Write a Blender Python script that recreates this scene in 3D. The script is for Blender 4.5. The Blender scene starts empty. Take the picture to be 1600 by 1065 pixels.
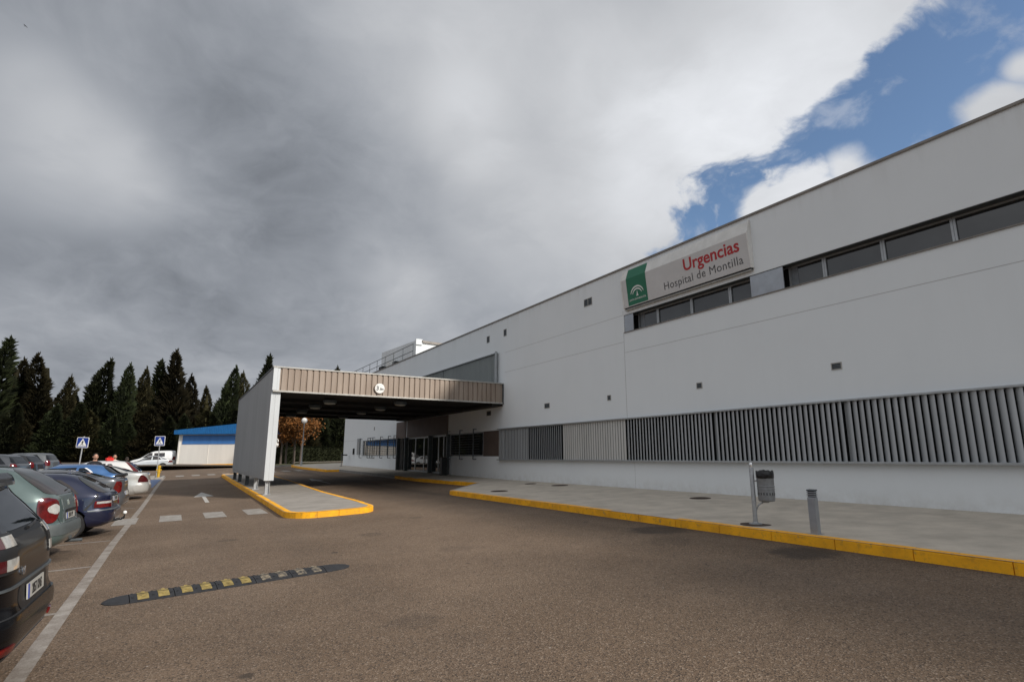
import bpy, bmesh, math, random
from mathutils import Vector, Matrix
random.seed(7)
R = math.radians
sc = bpy.context.scene
C = sc.collection
DG = bpy.context.evaluated_depsgraph_get

# ---------------------------------------------------------------- terrain
M, RR, Y0 = .037, .0093, 23.0
def zg(x, y):
    """height of the asphalt: falls gently to the car park, rises to the back"""
    if x < -6: zx = -M*6 + .05*(min(-6 - x, 16))
    else: zx = M*min(x, 24)
    return zx + RR*min(max(0, y - Y0), 150)

# ---------------------------------------------------------------- materials
def mat(name, col=(.5, .5, .5), rough=.6, metal=0, spec=.5, coat=0, var=0, scale=4, detail=6, bump=0, bscale=80, col2=None,
        streak=False, emit=None, trans=0, lo=.35, hi=.65, coords='Object', sub=0):
    m = bpy.data.materials.new(name); m.use_nodes = True
    nt = m.node_tree; n = nt.nodes; l = nt.links
    b = n['Principled BSDF']
    b.inputs['Base Color'].default_value = (*col, 1)
    b.inputs['Roughness'].default_value = rough
    b.inputs['Metallic'].default_value = metal
    b.inputs['Specular IOR Level'].default_value = spec
    b.inputs['Coat Weight'].default_value = coat
    b.inputs['Coat Roughness'].default_value = .04
    if trans: b.inputs['Transmission Weight'].default_value = trans
    if emit:
        b.inputs['Emission Color'].default_value = (*emit[:3], 1); b.inputs['Emission Strength'].default_value = emit[3]
    tc = n.new('ShaderNodeTexCoord')
    if col2 is not None or var:
        if col2 is None: col2 = tuple(max(0, c*(1 - var)) for c in col)
        mp = n.new('ShaderNodeMapping')
        if streak: mp.inputs['Scale'].default_value = (1, 1, .12)
        l.new(tc.outputs[coords], mp.inputs['Vector'])
        nz = n.new('ShaderNodeTexNoise'); nz.inputs['Scale'].default_value = scale; nz.inputs['Detail'].default_value = detail
        nz.inputs['Roughness'].default_value = .62
        l.new(mp.outputs[0], nz.inputs['Vector'])
        rp = n.new('ShaderNodeValToRGB')
        rp.color_ramp.elements[0].position = lo; rp.color_ramp.elements[0].color = (*col2, 1)
        rp.color_ramp.elements[1].position = hi; rp.color_ramp.elements[1].color = (*col, 1)
        l.new(nz.outputs['Fac'], rp.inputs['Fac']); l.new(rp.outputs['Color'], b.inputs['Base Color'])
    if bump:
        nb = n.new('ShaderNodeTexNoise'); nb.inputs['Scale'].default_value = bscale; nb.inputs['Detail'].default_value = 5
        l.new(tc.outputs[coords], nb.inputs['Vector'])
        bp = n.new('ShaderNodeBump'); bp.inputs['Strength'].default_value = bump; bp.inputs['Distance'].default_value = .02
        l.new(nb.outputs['Fac'], bp.inputs['Height']); l.new(bp.outputs[0], b.inputs['Normal'])
    return m

class NB:
    """small node helper"""
    def __init__(s, nt): s.nt = nt; s.n = nt.nodes; s.l = nt.links
    def new(s, t, **k):
        x = s.n.new(t)
        for a, v in k.items(): setattr(x, a, v)
        return x
    def link(s, a, b): s.l.new(a, b)
    def math(s, op, a, b=None, clamp=False):
        x = s.n.new('ShaderNodeMath'); x.operation = op; x.use_clamp = clamp
        for i, v in enumerate((a, b)):
            if v is None: continue
            if isinstance(v, (int, float)): x.inputs[i].default_value = v
            else: s.l.new(v, x.inputs[i])
        return x.outputs[0]
    def mapr(s, v, a, b, c=0, d=1, smooth=True):
        x = s.n.new('ShaderNodeMapRange'); x.interpolation_type = 'SMOOTHSTEP' if smooth else 'LINEAR'
        x.clamp = True if not smooth else True
        s.l.new(v, x.inputs[0])
        for i, q in enumerate((a, b, c, d)): x.inputs[i+1].default_value = q
        return x.outputs[0]
    def mix(s, f, a, b):
        x = s.n.new('ShaderNodeMix'); x.data_type = 'RGBA'
        for sock, v in ((x.inputs[0], f), (x.inputs[6], a), (x.inputs[7], b)):
            if isinstance(v, (int, float)): sock.default_value = v
            elif isinstance(v, tuple): sock.default_value = (*v, 1)
            else: s.l.new(v, sock)
        return x.outputs[2]
    def noise(s, vec, scale, detail=6, rough=.55, dist=0):
        x = s.n.new('ShaderNodeTexNoise'); x.inputs['Scale'].default_value = scale; x.inputs['Detail'].default_value = detail
        x.inputs['Roughness'].default_value = rough; x.inputs['Distortion'].default_value = dist
        s.l.new(vec, x.inputs['Vector']); return x.outputs['Fac']
    def dist(s, vec, p):
        x = s.n.new('ShaderNodeVectorMath'); x.operation = 'DISTANCE'; s.l.new(vec, x.inputs[0]); x.inputs[1].default_value = p
        return x.outputs['Value']
    def dot(s, vec, p):
        x = s.n.new('ShaderNodeVectorMath'); x.operation = 'DOT_PRODUCT'; s.l.new(vec, x.inputs[0]); x.inputs[1].default_value = p
        return x.outputs['Value']

def asphalt_mat():
    m = bpy.data.materials.new('worn_asphalt'); m.use_nodes = True
    q = NB(m.node_tree); b = q.n['Principled BSDF']
    tc = q.new('ShaderNodeTexCoord').outputs['Object']
    big = q.noise(tc, .35, 5, .6); mid = q.noise(tc, 2.2, 5, .65)
    vor = q.new('ShaderNodeTexVoronoi'); vor.inputs['Scale'].default_value = 78; q.link(tc, vor.inputs['Vector'])
    fine = q.noise(tc, 60, 3, .7); pat = q.noise(tc, .16, 4, .55, .6)
    c = q.mix(q.mapr(big, .35, .68), (.142, .098, .065), (.200, .142, .098))
    c = q.mix(q.mapr(mid, .40, .70, 0, .28), c, (.112, .079, .055))
    c = q.mix(q.mapr(pat, .52, .62, 0, .13), c, (.085, .066, .052)); c = q.mix(q.mapr(pat, .36, .28, 0, .25), c, (.21, .165, .125))
    # stones of the aggregate: light and dark grains
    sp = q.new('ShaderNodeSeparateColor'); q.link(vor.outputs['Color'], sp.inputs[0])
    c = q.mix(q.mapr(sp.outputs[0], .74, .98, 0, .72), c, (.30, .235, .18))
    c = q.mix(q.mapr(sp.outputs[1], .60, .95, 0, .80), c, (.045, .034, .027))
    c = q.mix(q.mapr(fine, .55, .75, 0, .35), c, (.045, .037, .033))
    # scattered dark drips and pale specks of grit
    v2 = q.new('ShaderNodeTexVoronoi'); v2.inputs['Scale'].default_value = 1.15; q.link(tc, v2.inputs['Vector']); s2 = q.new('ShaderNodeSeparateColor'); q.link(v2.outputs['Color'], s2.inputs[0])
    dd = q.math('SUBTRACT', v2.outputs['Distance'], q.math('MULTIPLY', s2.outputs[0], .075)); dd = q.math('ADD', dd, q.math('MULTIPLY', q.math('SUBTRACT', fine, .5), .06))
    c = q.mix(q.math('MULTIPLY', q.mapr(dd, -.02, .03, .7, 0), q.mapr(s2.outputs[1], .35, .5)), c, (.03, .024, .02))
    v3 = q.new('ShaderNodeTexVoronoi'); v3.inputs['Scale'].default_value = 7; q.link(tc, v3.inputs['Vector']); s3 = q.new('ShaderNodeSeparateColor'); q.link(v3.outputs['Color'], s3.inputs[0])
    c = q.mix(q.math('MULTIPLY', q.mapr(v3.outputs['Distance'], .05, .09, .8, 0), q.mapr(s3.outputs[0], .86, .9)), c, (.46, .41, .35))
    # old damp and oil stains by the kerb and in the bays
    wob = q.noise(tc, 3.5, 4, .6)
    for (x, y, r, a) in ((8.05, 8.2, .62, .62), (8.0, 5.25, .55, .7), (7.3, 7.2, .5, .2), (-2.1, 9.8, 1.2, .3), (-2.3, 13., 1.1, .4), (-2., 16.2, 1.1, .4),
                         (3.6, 11.6, .3, .3), (4.2, 9.0, .35, .2), (1.1, 12.9, .25, .3), (-2.2, 6.4, 1., .4), (5.3, 13.6, .2, .35), (2.2, 5.6, .3, .22)):
        d = q.dist(tc, (x, y, zg(x, y)))
        d = q.math('ADD', d, q.math('MULTIPLY', q.math('SUBTRACT', wob, .5), r*1.1))
        c = q.mix(q.mapr(d, r*.55, r*1.05, a, 0), c, (.03, .025, .022))
    # tyre polished lanes
    sx = q.new('ShaderNodeSeparateXYZ'); q.link(tc, sx.inputs[0])
    for x0 in (.75, 2.15, 6.6):
        d = q.math('ABSOLUTE', q.math('SUBTRACT', sx.outputs[0], x0))
        c = q.mix(q.math('MULTIPLY', q.mapr(d, .15, .5, .16, 0), mid), c, (.07, .058, .05))
    # darker towards the kerb line, broken up by noise
    d = q.math('ABSOLUTE', q.math('SUBTRACT', sx.outputs[0], 8.5))
    c = q.mix(q.math('MULTIPLY', q.mapr(d, .0, .55, .75, 0), wob), c, (.03, .026, .022))
    # hairline cracks
    vc = q.new('ShaderNodeTexVoronoi', feature='DISTANCE_TO_EDGE'); vc.inputs['Scale'].default_value = .32
    wv = q.new('ShaderNodeVectorMath'); wv.operation = 'ADD'
    nzc = q.new('ShaderNodeTexNoise'); nzc.inputs['Scale'].default_value = 1.7; nzc.inputs['Detail'].default_value = 5; q.link(tc, nzc.inputs['Vector'])
    q.link(tc, wv.inputs[0]); q.link(nzc.outputs['Color'], wv.inputs[1]); q.link(wv.outputs[0], vc.inputs['Vector'])
    crack = q.math('MULTIPLY', q.mapr(vc.outputs['Distance'], .0, .006, 1, 0), q.mapr(big, .5, .62))
    c = q.mix(q.math('MULTIPLY', crack, .6), c, (.03, .026, .023))
    q.link(c, b.inputs['Base Color']); b.inputs['Roughness'].default_value = .88; b.inputs['Specular IOR Level'].default_value = .3
    h = q.math('ADD', vor.outputs['Distance'], fine)
    bp = q.new('ShaderNodeBump'); bp.inputs['Strength'].default_value = .55; bp.inputs['Distance'].default_value = .012
    q.link(h, bp.inputs['Height']); q.link(bp.outputs[0], b.inputs['Normal'])
    return m

def kerb_mat():
    m = bpy.data.materials.new('yellow_kerb_paint'); m.use_nodes = True
    q = NB(m.node_tree); b = q.n['Principled BSDF']; tc = q.new('ShaderNodeTexCoord').outputs['Object']
    n1 = q.noise(tc, 2.2, 6, .6); n2 = q.noise(tc, 11, 9, .7); n3 = q.noise(tc, 55, 5, .7)
    c = q.mix(q.mapr(n1, .32, .68), (.78, .36, .008), (1.0, .475, .006)); c = q.mix(q.mapr(n2, .50, .66, 0, .55), c, (.44, .235, .03))
    chip = q.math('ADD', q.math('MULTIPLY', n2, .7), q.math('MULTIPLY', n3, .3))
    c = q.mix(q.mapr(chip, .605, .635, 0, .85), c, (.24, .215, .18)); c = q.mix(q.mapr(n3, .58, .75, 0, .35), c, (.20, .12, .03))
    q.link(c, b.inputs['Base Color']); b.inputs['Roughness'].default_value = .72
    bp = q.new('ShaderNodeBump'); bp.inputs['Strength'].default_value = .4; bp.inputs['Distance'].default_value = .008; q.link(chip, bp.inputs['Height']); q.link(bp.outputs[0], b.inputs['Normal'])
    return m
def leaf_mat(name, col, dark, scale):
    m = bpy.data.materials.new(name); m.use_nodes = True
    q = NB(m.node_tree); b = q.n['Principled BSDF']; tc = q.new('ShaderNodeTexCoord').outputs['Object']; oi = q.new('ShaderNodeObjectInfo')
    n = q.noise(tc, scale, 8, .65); n2 = q.noise(tc, 9, 3, .6)
    c = q.mix(q.mapr(n, .35, .65), dark, col); c = q.mix(q.mapr(n2, .55, .8, 0, .5), c, tuple(x*1.9 for x in col))
    hs = q.new('ShaderNodeHueSaturation'); q.link(c, hs.inputs['Color']); q.link(q.mapr(oi.outputs['Random'], 0, 1, .65, 1.55, False), hs.inputs['Value']); q.link(q.mapr(oi.outputs['Random'], 0, 1, .485, .515, False), hs.inputs['Hue'])
    q.link(hs.outputs[0], b.inputs['Base Color']); b.inputs['Roughness'].default_value = .85; b.inputs['Specular IOR Level'].default_value = .15
    return m
def road_paint(name, col, wear=.5, under=(.112, .083, .062), scale=9):
    m = bpy.data.materials.new(name); m.use_nodes = True
    q = NB(m.node_tree); b = q.n['Principled BSDF']
    tc = q.new('ShaderNodeTexCoord').outputs['Object']
    n1 = q.noise(tc, scale, 8, .72); n2 = q.noise(tc, 90, 3, .7)
    f = q.math('ADD', q.math('MULTIPLY', n1, .6), q.math('MULTIPLY', n2, .4))
    f = q.mapr(f, wear - .24, wear + .22)
    q.link(q.mix(f, under, col), b.inputs['Base Color']); b.inputs['Roughness'].default_value = .8
    return m

def plaster_mat():
    m = bpy.data.materials.new('white_plaster'); m.use_nodes = True
    q = NB(m.node_tree); b = q.n['Principled BSDF']
    tc = q.new('ShaderNodeTexCoord').outputs['Object']
    mp = q.new('ShaderNodeMapping'); mp.inputs['Scale'].default_value = (1, 1, .1); q.link(tc, mp.inputs[0])
    st = q.noise(mp.outputs[0], 2.6, 6, .65); bl = q.noise(tc, .6, 5, .6)
    c = q.mix(q.mapr(st, .45, .75, 0, .13), (.765, .80, .82), (.68, .71, .72))
    c = q.mix(q.mapr(bl, .4, .7, 0, .35), c, (.715, .75, .77))
    sx = q.new('ShaderNodeSeparateXYZ'); q.link(tc, sx.inputs[0])
    c = q.mix(q.math('MULTIPLY', q.mapr(sx.outputs[2], .55, 1.1, .40, 0), q.mapr(q.noise(tc, 3.5, 6, .7), .3, .7)), c, (.46, .44, .40))
    c = q.mix(q.math('MULTIPLY', q.mapr(sx.outputs[2], 7.5, 8.3, 0, .16), q.mapr(st, .45, .62)), c, (.5, .5, .48))
    q.link(c, b.inputs['Base Color']); b.inputs['Roughness'].default_value = .85; b.inputs['Specular IOR Level'].default_value = .25
    nb = q.noise(tc, 130, 4, .6); bp = q.new('ShaderNodeBump'); bp.inputs['Strength'].default_value = .12; bp.inputs['Distance'].default_value = .01
    q.link(nb, bp.inputs['Height']); q.link(bp.outputs[0], b.inputs['Normal'])
    return m

MT = dict(
    asphalt=asphalt_mat(),
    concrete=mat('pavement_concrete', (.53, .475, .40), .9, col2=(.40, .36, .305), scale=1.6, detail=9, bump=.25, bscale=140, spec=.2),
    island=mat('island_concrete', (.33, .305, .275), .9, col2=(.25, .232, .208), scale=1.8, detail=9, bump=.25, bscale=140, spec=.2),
    kerb=kerb_mat(),
    kerbgrey=mat('bare_kerb', (.3, .29, .27), .9, var=.3, scale=5, bump=.2),
    white=road_paint('worn_white_paint', (.36, .335, .305), .50, scale=4), white2=road_paint('crossing_paint', (.33, .315, .29), .45, scale=5),
    arrow=road_paint('arrow_paint', (.5, .49, .46), .40), bluepaint=road_paint('blue_bay_paint', (.07, .115, .22), .36, scale=4),
    plaster=plaster_mat(),
    joint=mat('joint_shadow_gap', (.47, .475, .48), .9),
    coping=mat('roof_coping_metal', (.24, .22, .20), .55, metal=.3, var=.25, scale=3),
    alu=mat('grey_aluminium', (.42, .44, .45), .42, metal=.55, var=.16, scale=7),
    galv=mat('galvanised_steel', (.43, .44, .45), .5, metal=.5, col2=(.33, .34, .35), scale=18, bump=.05),
    blade=mat('grey_louvre_blade', (.49, .515, .535), .5, metal=.25, var=.15, scale=2.2, streak=True),
    bladeshut=mat('pale_shut_blade', (.60, .60, .58), .5, metal=.15, var=.14, scale=3, streak=True),
    greenblade=mat('grey_green_blade', (.33, .36, .355), .55, metal=.2, var=.15, scale=3, streak=True),
    dark=mat('dark_recess', (.015, .016, .018), .7),
    black=mat('black_plastic', (.012, .012, .013), .45, var=.3, scale=20),
    glass=mat('dark_window_glass', (.012, .014, .017), .03, spec=1.0, bump=.05, bscale=1.6, col2=(.03, .034, .038), scale=1.4),
    glassD=mat('entrance_glass', (.018, .02, .022), .03, spec=1.0),
    shade=mat('inner_blind', (.20, .22, .24), .7, var=.25, scale=8),
    metal_panel=mat('brushed_metal_panel', (.40, .43, .47), .38, metal=.5, col2=(.33, .35, .38), scale=3),
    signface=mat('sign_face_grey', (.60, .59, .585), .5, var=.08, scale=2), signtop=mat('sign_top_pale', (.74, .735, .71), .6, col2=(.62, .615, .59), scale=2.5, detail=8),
    green=mat('sign_green', (.003, .145, .072), .45, var=.1, scale=3), red=mat('sign_red', (.42, .012, .014), .45), grey=mat('sign_grey_letter', (.07, .07, .072), .5),
    whitep=mat('white_sign_paint', (.78, .78, .76), .5, var=.08, scale=9), blue=mat('sign_blue', (.006, .035, .24), .4, var=.1, scale=9),
    fascia=mat('weathered_fascia_sheet', (.33, .27, .22), .6, metal=.1, col2=(.25, .195, .155), scale=2.6, detail=9, streak=True, bump=.04),
    trim=mat('pale_metal_trim', (.46, .45, .42), .5, metal=.3, var=.25, scale=6),
    panel=mat('grey_ribbed_sheet', (.36, .37, .375), .5, metal=.25, var=.12, scale=1.6, streak=True),
    panelend=mat('pale_end_flashing', (.56, .585, .60), .45, metal=.2, var=.12, scale=4, streak=True),
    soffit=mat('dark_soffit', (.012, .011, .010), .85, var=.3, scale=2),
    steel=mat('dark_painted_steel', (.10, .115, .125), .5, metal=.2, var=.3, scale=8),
    rubber=mat('black_rubber', (.022, .023, .027), .75, var=.4, scale=12, bump=.15, bscale=150),
    pad=mat('yellow_rubber_pad', (.36, .27, .085), .7, col2=(.17, .125, .04), scale=14, bump=.15, bscale=120),
    padworn=mat('worn_rubber_pad', (.26, .215, .15), .75, col2=(.035, .034, .036), scale=16, lo=.42, hi=.6, bump=.15, bscale=120),
    rust=mat('rusty_iron', (.085, .055, .04), .75, metal=.3, col2=(.04, .03, .025), scale=14, bump=.2, bscale=90),
    tyre=mat('tyre_rubber', (.016, .016, .017), .8, var=.3, scale=9), rim=mat('alloy_rim', (.5, .5, .5), .35, metal=.8, var=.15, scale=9),
    cglass=mat('car_glass', (.006, .008, .011), .02, spec=.35), gglass=mat('green_tinted_car_glass', (.024, .032, .030), .03, spec=.5, col2=(.045, .035, .036), scale=2.4),
    redlens=mat('red_lens', (.135, .004, .003), .12, coat=.4, spec=.5, col2=(.05, .002, .002), scale=9), darklens=mat('dark_red_lens', (.055, .003, .004), .12, coat=.6),
    clear=mat('clear_lens', (.42, .42, .40), .12, coat=.5, var=.3, scale=22), chrome=mat('chrome_trim', (.75, .75, .75), .12, metal=1),
    plate=mat('white_plate', (.44, .44, .41), .4, var=.12, scale=12), ink=mat('plate_ink', (.012, .012, .014), .5), eublue=mat('plate_blue', (.01, .05, .36), .4),
    foliage=leaf_mat('cypress_foliage', (.026, .032, .012), (.010, .012, .007), 1.3), foliageb=leaf_mat('brownish_cypress_foliage', (.034, .029, .012), (.010, .010, .005), 1.1),
    bark=mat('grey_brown_bark', (.135, .105, .085), .9, var=.4, scale=9, bump=.5, bscale=30), darkbark=mat('dark_bark', (.05, .038, .028), .9, var=.4, scale=9),
    autumn=mat('orange_autumn_leaves', (.25, .095, .022), .75, col2=(.085, .045, .016), scale=2.2, detail=7, spec=.2),
    hedge=mat('dark_hedge_leaves', (.026, .03, .012), .85, col2=(.011, .014, .007), scale=5, spec=.15),
    grass=mat('rough_grass', (.06, .075, .022), .95, col2=(.075, .06, .025), scale=7, bump=.5, bscale=40), soil=mat('dry_soil', (.11, .085, .06), .95, var=.4, scale=2, bump=.4, bscale=30),
    gravel=mat('pale_gravel', (.48, .43, .35), .95, col2=(.2, .17, .13), scale=14, bump=.5, bscale=40),
    shedwall=mat('cream_sheet_wall', (.86, .83, .77), .7, var=.08, scale=1.5, streak=True), shedblue=mat('blue_sheet_panel', (.055, .20, .52), .5, col2=(.045, .17, .45), scale=2, streak=True),
    shedroof=mat('blue_roof_sheet', (.012, .15, .42), .5, var=.2, scale=3),
    globe=mat('opal_globe', (.80, .79, .76), .25), yellow=mat('yellow_post_paint', (.60, .36, .012), .6, var=.35, scale=14),
    skin=mat('skin', (.42, .235, .16), .6), hair=mat('dark_hair', (.022, .014, .010), .8), clothblack=mat('black_cloth', (.012, .012, .015), .9), clothwhite=mat('cream_cloth', (.55, .52, .47), .9),
    clothgrey=mat('grey_coat_cloth', (.11, .12, .14), .9), jeans=mat('blue_jeans', (.035, .05, .09), .9), redcloth=mat('red_cloth', (.55, .02, .015), .85), shoe=mat('dark_shoe', (.02, .018, .016), .6),
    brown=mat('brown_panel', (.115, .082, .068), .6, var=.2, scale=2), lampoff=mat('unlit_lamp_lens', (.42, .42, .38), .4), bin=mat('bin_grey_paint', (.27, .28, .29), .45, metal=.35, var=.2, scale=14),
)
def paint(name, c, metal=.25, dirt=.18):
    return mat(name, c, .32, metal=metal, coat=.9, col2=tuple(x*(1 - dirt) + .02*dirt for x in c), scale=2.5, detail=8)

# ---------------------------------------------------------------- mesh helpers
class MB:
    def __init__(s): s.v = []; s.f = []; s.mi = []
    def add(s, vs, fs, mi=0):
        o = len(s.v); s.v += [tuple(v) for v in vs]; s.f += [tuple(i + o for i in f) for f in fs]; s.mi += [mi]*len(fs); return s
    def box(s, x0, x1, y0, y1, z0, z1, mi=0, mtx=None):
        vs = [(x, y, z) for z in (z0, z1) for x, y in ((x0, y0), (x1, y0), (x1, y1), (x0, y1))]
        if mtx: vs = [tuple(mtx @ Vector(v)) for v in vs]
        return s.add(vs, [(3, 2, 1, 0), (4, 5, 6, 7), (0, 1, 5, 4), (1, 2, 6, 5), (2, 3, 7, 6), (3, 0, 4, 7)], mi)
    def prism(s, prof, axis, a, b, mi=0):
        """closed profile (p,q) swept along an axis from a to b"""
        def P(p, q, t): return {'x': (t, p, q), 'y': (p, t, q), 'z': (p, q, t)}[axis]
        n = len(prof); vs = [P(p, q, a) for p, q in prof] + [P(p, q, b) for p, q in prof]
        fs = [(i, (i+1) % n, (i+1) % n + n, i + n) for i in range(n)] + [tuple(range(n))[::-1], tuple(range(n, 2*n))]
        return s.add(vs, fs, mi)
    def tube(s, pts, r, n=10, mi=0, cap=True):
        pts = [Vector(p) for p in pts]; rs = r if isinstance(r, (list, tuple)) else [r]*len(pts); rings = []
        for i, p in enumerate(pts):
            d = (pts[min(i+1, len(pts)-1)] - pts[max(i-1, 0)]).normalized()
            u = d.cross(Vector((0, 0, 1)) if abs(d.z) < .9 else Vector((1, 0, 0))).normalized(); w = d.cross(u)
            rings.append([p + (u*math.cos(2*math.pi*k/n) + w*math.sin(2*math.pi*k/n))*rs[i] for k in range(n)])
        vs = [v for rg in rings for v in rg]; fs = []
        for i in range(len(pts)-1):
            for k in range(n): fs.append((i*n+k, (i+1)*n+k, (i+1)*n+(k+1) % n, i*n+(k+1) % n))
        if cap: fs += [tuple(range(n)), tuple(range((len(pts)-1)*n, len(pts)*n))[::-1]]
        return s.add(vs, fs, mi)
    def lathe(s, prof, c=(0, 0, 0), n=24, mi=0, mtx=None, sy=1):
        vs = []
        for r, z in prof:
            for k in range(n):
                a = 2*math.pi*k/n; v = Vector((r*math.cos(a), r*math.sin(a)*sy, z))
                if mtx: v = mtx @ v
                vs.append((v.x + c[0], v.y + c[1], v.z + c[2]))
        fs = []
        for i in range(len(prof)-1):
            for k in range(n): fs.append((i*n+k, i*n+(k+1) % n, (i+1)*n+(k+1) % n, (i+1)*n+k))
        fs += [tuple(range(n))[::-1], tuple(range((len(prof)-1)*n, len(prof)*n))]
        return s.add(vs, fs, mi)
    def ball(s, c, r, nu=16, nv=10, mi=0):
        r = r if isinstance(r, tuple) else (r, r, r)
        prof = [(math.sin(math.pi*i/nv), -math.cos(math.pi*i/nv)) for i in range(1, nv)]
        return s.lathe(prof, c, nu, mi, Matrix.Diagonal((*r, 1)))
    def build(s, name, m=None, parent=None, smooth=False, bevel=0, angle=35, loc=None):
        me = bpy.data.meshes.new(name); me.from_pydata(s.v, [], s.f)
        for x in (m if isinstance(m, list) else [m]):
            if x is not None: me.materials.append(x)
        if isinstance(m, list): me.polygons.foreach_set('material_index', s.mi)
        o = bpy.data.objects.new(name, me); C.objects.link(o)
        if parent is not None: o.parent = parent
        if loc is not None: o.location = loc
        if smooth:
            me.polygons.foreach_set('use_smooth', [True]*len(me.polygons))
            if smooth == 'auto': me.set_sharp_from_angle(angle=R(angle))
        if bevel:
            b = o.modifiers.new('edge', 'BEVEL'); b.width = bevel; b.segments = 2; b.limit_method = 'ANGLE'
        return o

def tag(o, label=None, cat=None, group=None, kind=None):
    if label: o['label'] = label
    if cat: o['category'] = cat
    if group: o['group'] = group
    if kind: o['kind'] = kind
    return o
def empty(name, loc=(0, 0, 0), rz=0, label=None, cat=None, group=None):
    o = bpy.data.objects.new(name, None); C.objects.link(o); o.location = loc; o.rotation_euler = (0, 0, rz)
    o.empty_display_size = .2
    return tag(o, label, cat, group)
def copy_tree(o, parent=None):
    c = o.copy(); C.objects.link(c); c.parent = parent
    for ch in list(o.children): copy_tree(ch, c)
    return c
def text_mb(txt, size, off=0, extrude=.004, align='LEFT', sx=1, font_space=1):
    """flat lettering as mesh data, in the XY plane"""
    cu = bpy.data.curves.new('lettering', 'FONT'); cu.body = txt; cu.size = size; cu.extrude = extrude; cu.offset = off
    cu.align_x = align; cu.space_character = font_space; cu.resolution_u = 4
    t = bpy.data.objects.new('lettering', cu); C.objects.link(t)
    bpy.context.view_layer.update()
    me = bpy.data.meshes.new_from_object(t.evaluated_get(DG()))
    mb = MB(); mb.add([(v.co.x*sx, v.co.y, v.co.z) for v in me.vertices], [tuple(p.vertices) for p in me.polygons])
    bpy.data.objects.remove(t); bpy.data.curves.remove(cu); bpy.data.meshes.remove(me)
    return mb
def xf(mb, mtx):
    mb.v = [tuple(mtx @ Vector(v)) for v in mb.v]; return mb
def basis(o, ex, ey, ez):
    m = Matrix.Identity(4)
    for i, e in enumerate((ex, ey, ez)):
        for k in range(3): m[k][i] = e[k]
    for k in range(3): m[k][3] = o[k]
    return m

# ---------------------------------------------------------------- ground and paving
xs = [-500, -22, -6, 0, 8, 13.3, 24, 500]; ys = [-300, 0, 12, 23, 60, 100, 173, 1200]
g = MB(); g.add([(x, y, zg(x, y)) for y in ys for x in xs],
                [(j*8+i, j*8+i+1, (j+1)*8+i+1, (j+1)*8+i) for j in range(7) for i in range(7)])
tag(g.build('ground', MT['asphalt']), kind='structure')

def split_poly(poly, ycut):
    """split a polygon where the slope of the ground changes"""
    lo, hi = [], []
    n = len(poly)
    for i in range(n):
        a, b = poly[i], poly[(i+1) % n]
        (lo if a[1] <= ycut else hi).append(a)
        if (a[1] - ycut)*(b[1] - ycut) < 0:
            t = (ycut - a[1])/(b[1] - a[1]); p = (a[0] + t*(b[0]-a[0]), ycut); lo.append(p); hi.append(p)
    return [p for p in (lo, hi) if len(p) > 2]
def sheet(mb, poly, dz):
    for p in split_poly(poly, Y0):
        bm = bmesh.new(); vs = [bm.verts.new((x, y, zg(x, y) + dz)) for x, y in p]
        bm.faces.new(vs); bmesh.ops.triangulate(bm, faces=bm.faces[:]); bm.normal_update()
        fs = [[v.index for v in f.verts] if f.normal.z > 0 else [v.index for v in f.verts][::-1] for f in (bm.verts.index_update() or bm.faces)]
        mb.add([v.co[:] for v in bm.verts], fs); bm.free()
    return mb
def resample(line, step):
    out = [line[0]]; 
    for a, b in zip(line, line[1:]):
        L = math.dist(a, b); n = max(1, round(L/step))
        for k in range(1, n+1): out.append((a[0] + (b[0]-a[0])*k/n, a[1] + (b[1]-a[1])*k/n))
    return out
def kerb(name, line, width, mt, side=1, h=.153, gap=.011, step=1.0):
    """kerb stones laid along a line; the stones lie to the given side of it"""
    mb = MB(); pts = resample(line, step); n = len(pts); nor = []
    for i in range(n):
        a = Vector(pts[max(i-1, 0)]); b = Vector(pts[min(i+1, n-1)]); d = (b - a).normalized(); nor.append(Vector((-d.y, d.x))*side)
    for i in range(n-1):
        a, b = Vector(pts[i]), Vector(pts[i+1]); d = (b - a).normalized(); L = (b-a).length
        gg = gap if L > .5 else .001
        a2, b2 = a + d*gg/2, b - d*gg/2; ai, bi = a2 + nor[i]*width, b2 + nor[i+1]*width
        jz = random.uniform(-.004, .004); c = .022
        ac, bc = a2 + nor[i]*c, b2 + nor[i+1]*c
        def V(p, dz): return (p.x, p.y, zg(p.x, p.y) + dz)
        vs = [V(a2, -.1), V(b2, -.1), V(a2, h - c + jz), V(b2, h - c + jz), V(ac, h + jz), V(bc, h + jz), V(ai, h + jz), V(bi, h + jz), V(ai, -.1), V(bi, -.1)]
        mb.add(vs, [(0, 1, 3, 2), (2, 3, 5, 4), (4, 5, 7, 6), (6, 7, 9, 8), (0, 2, 4, 6, 8), (9, 7, 5, 3, 1)])
    o = mb.build(name, mt)
    bm = bmesh.new(); bm.from_mesh(o.data); bmesh.ops.recalc_face_normals(bm, faces=bm.faces[:]); bm.to_mesh(o.data); bm.free()
    return tag(o, kind='structure')
def arc(cx, cy, rx, ry, a0, a1, n=8):
    return [(cx + rx*math.cos(R(a0 + (a1-a0)*k/n)), cy + ry*math.sin(R(a0 + (a1-a0)*k/n))) for k in range(n+1)]

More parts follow.
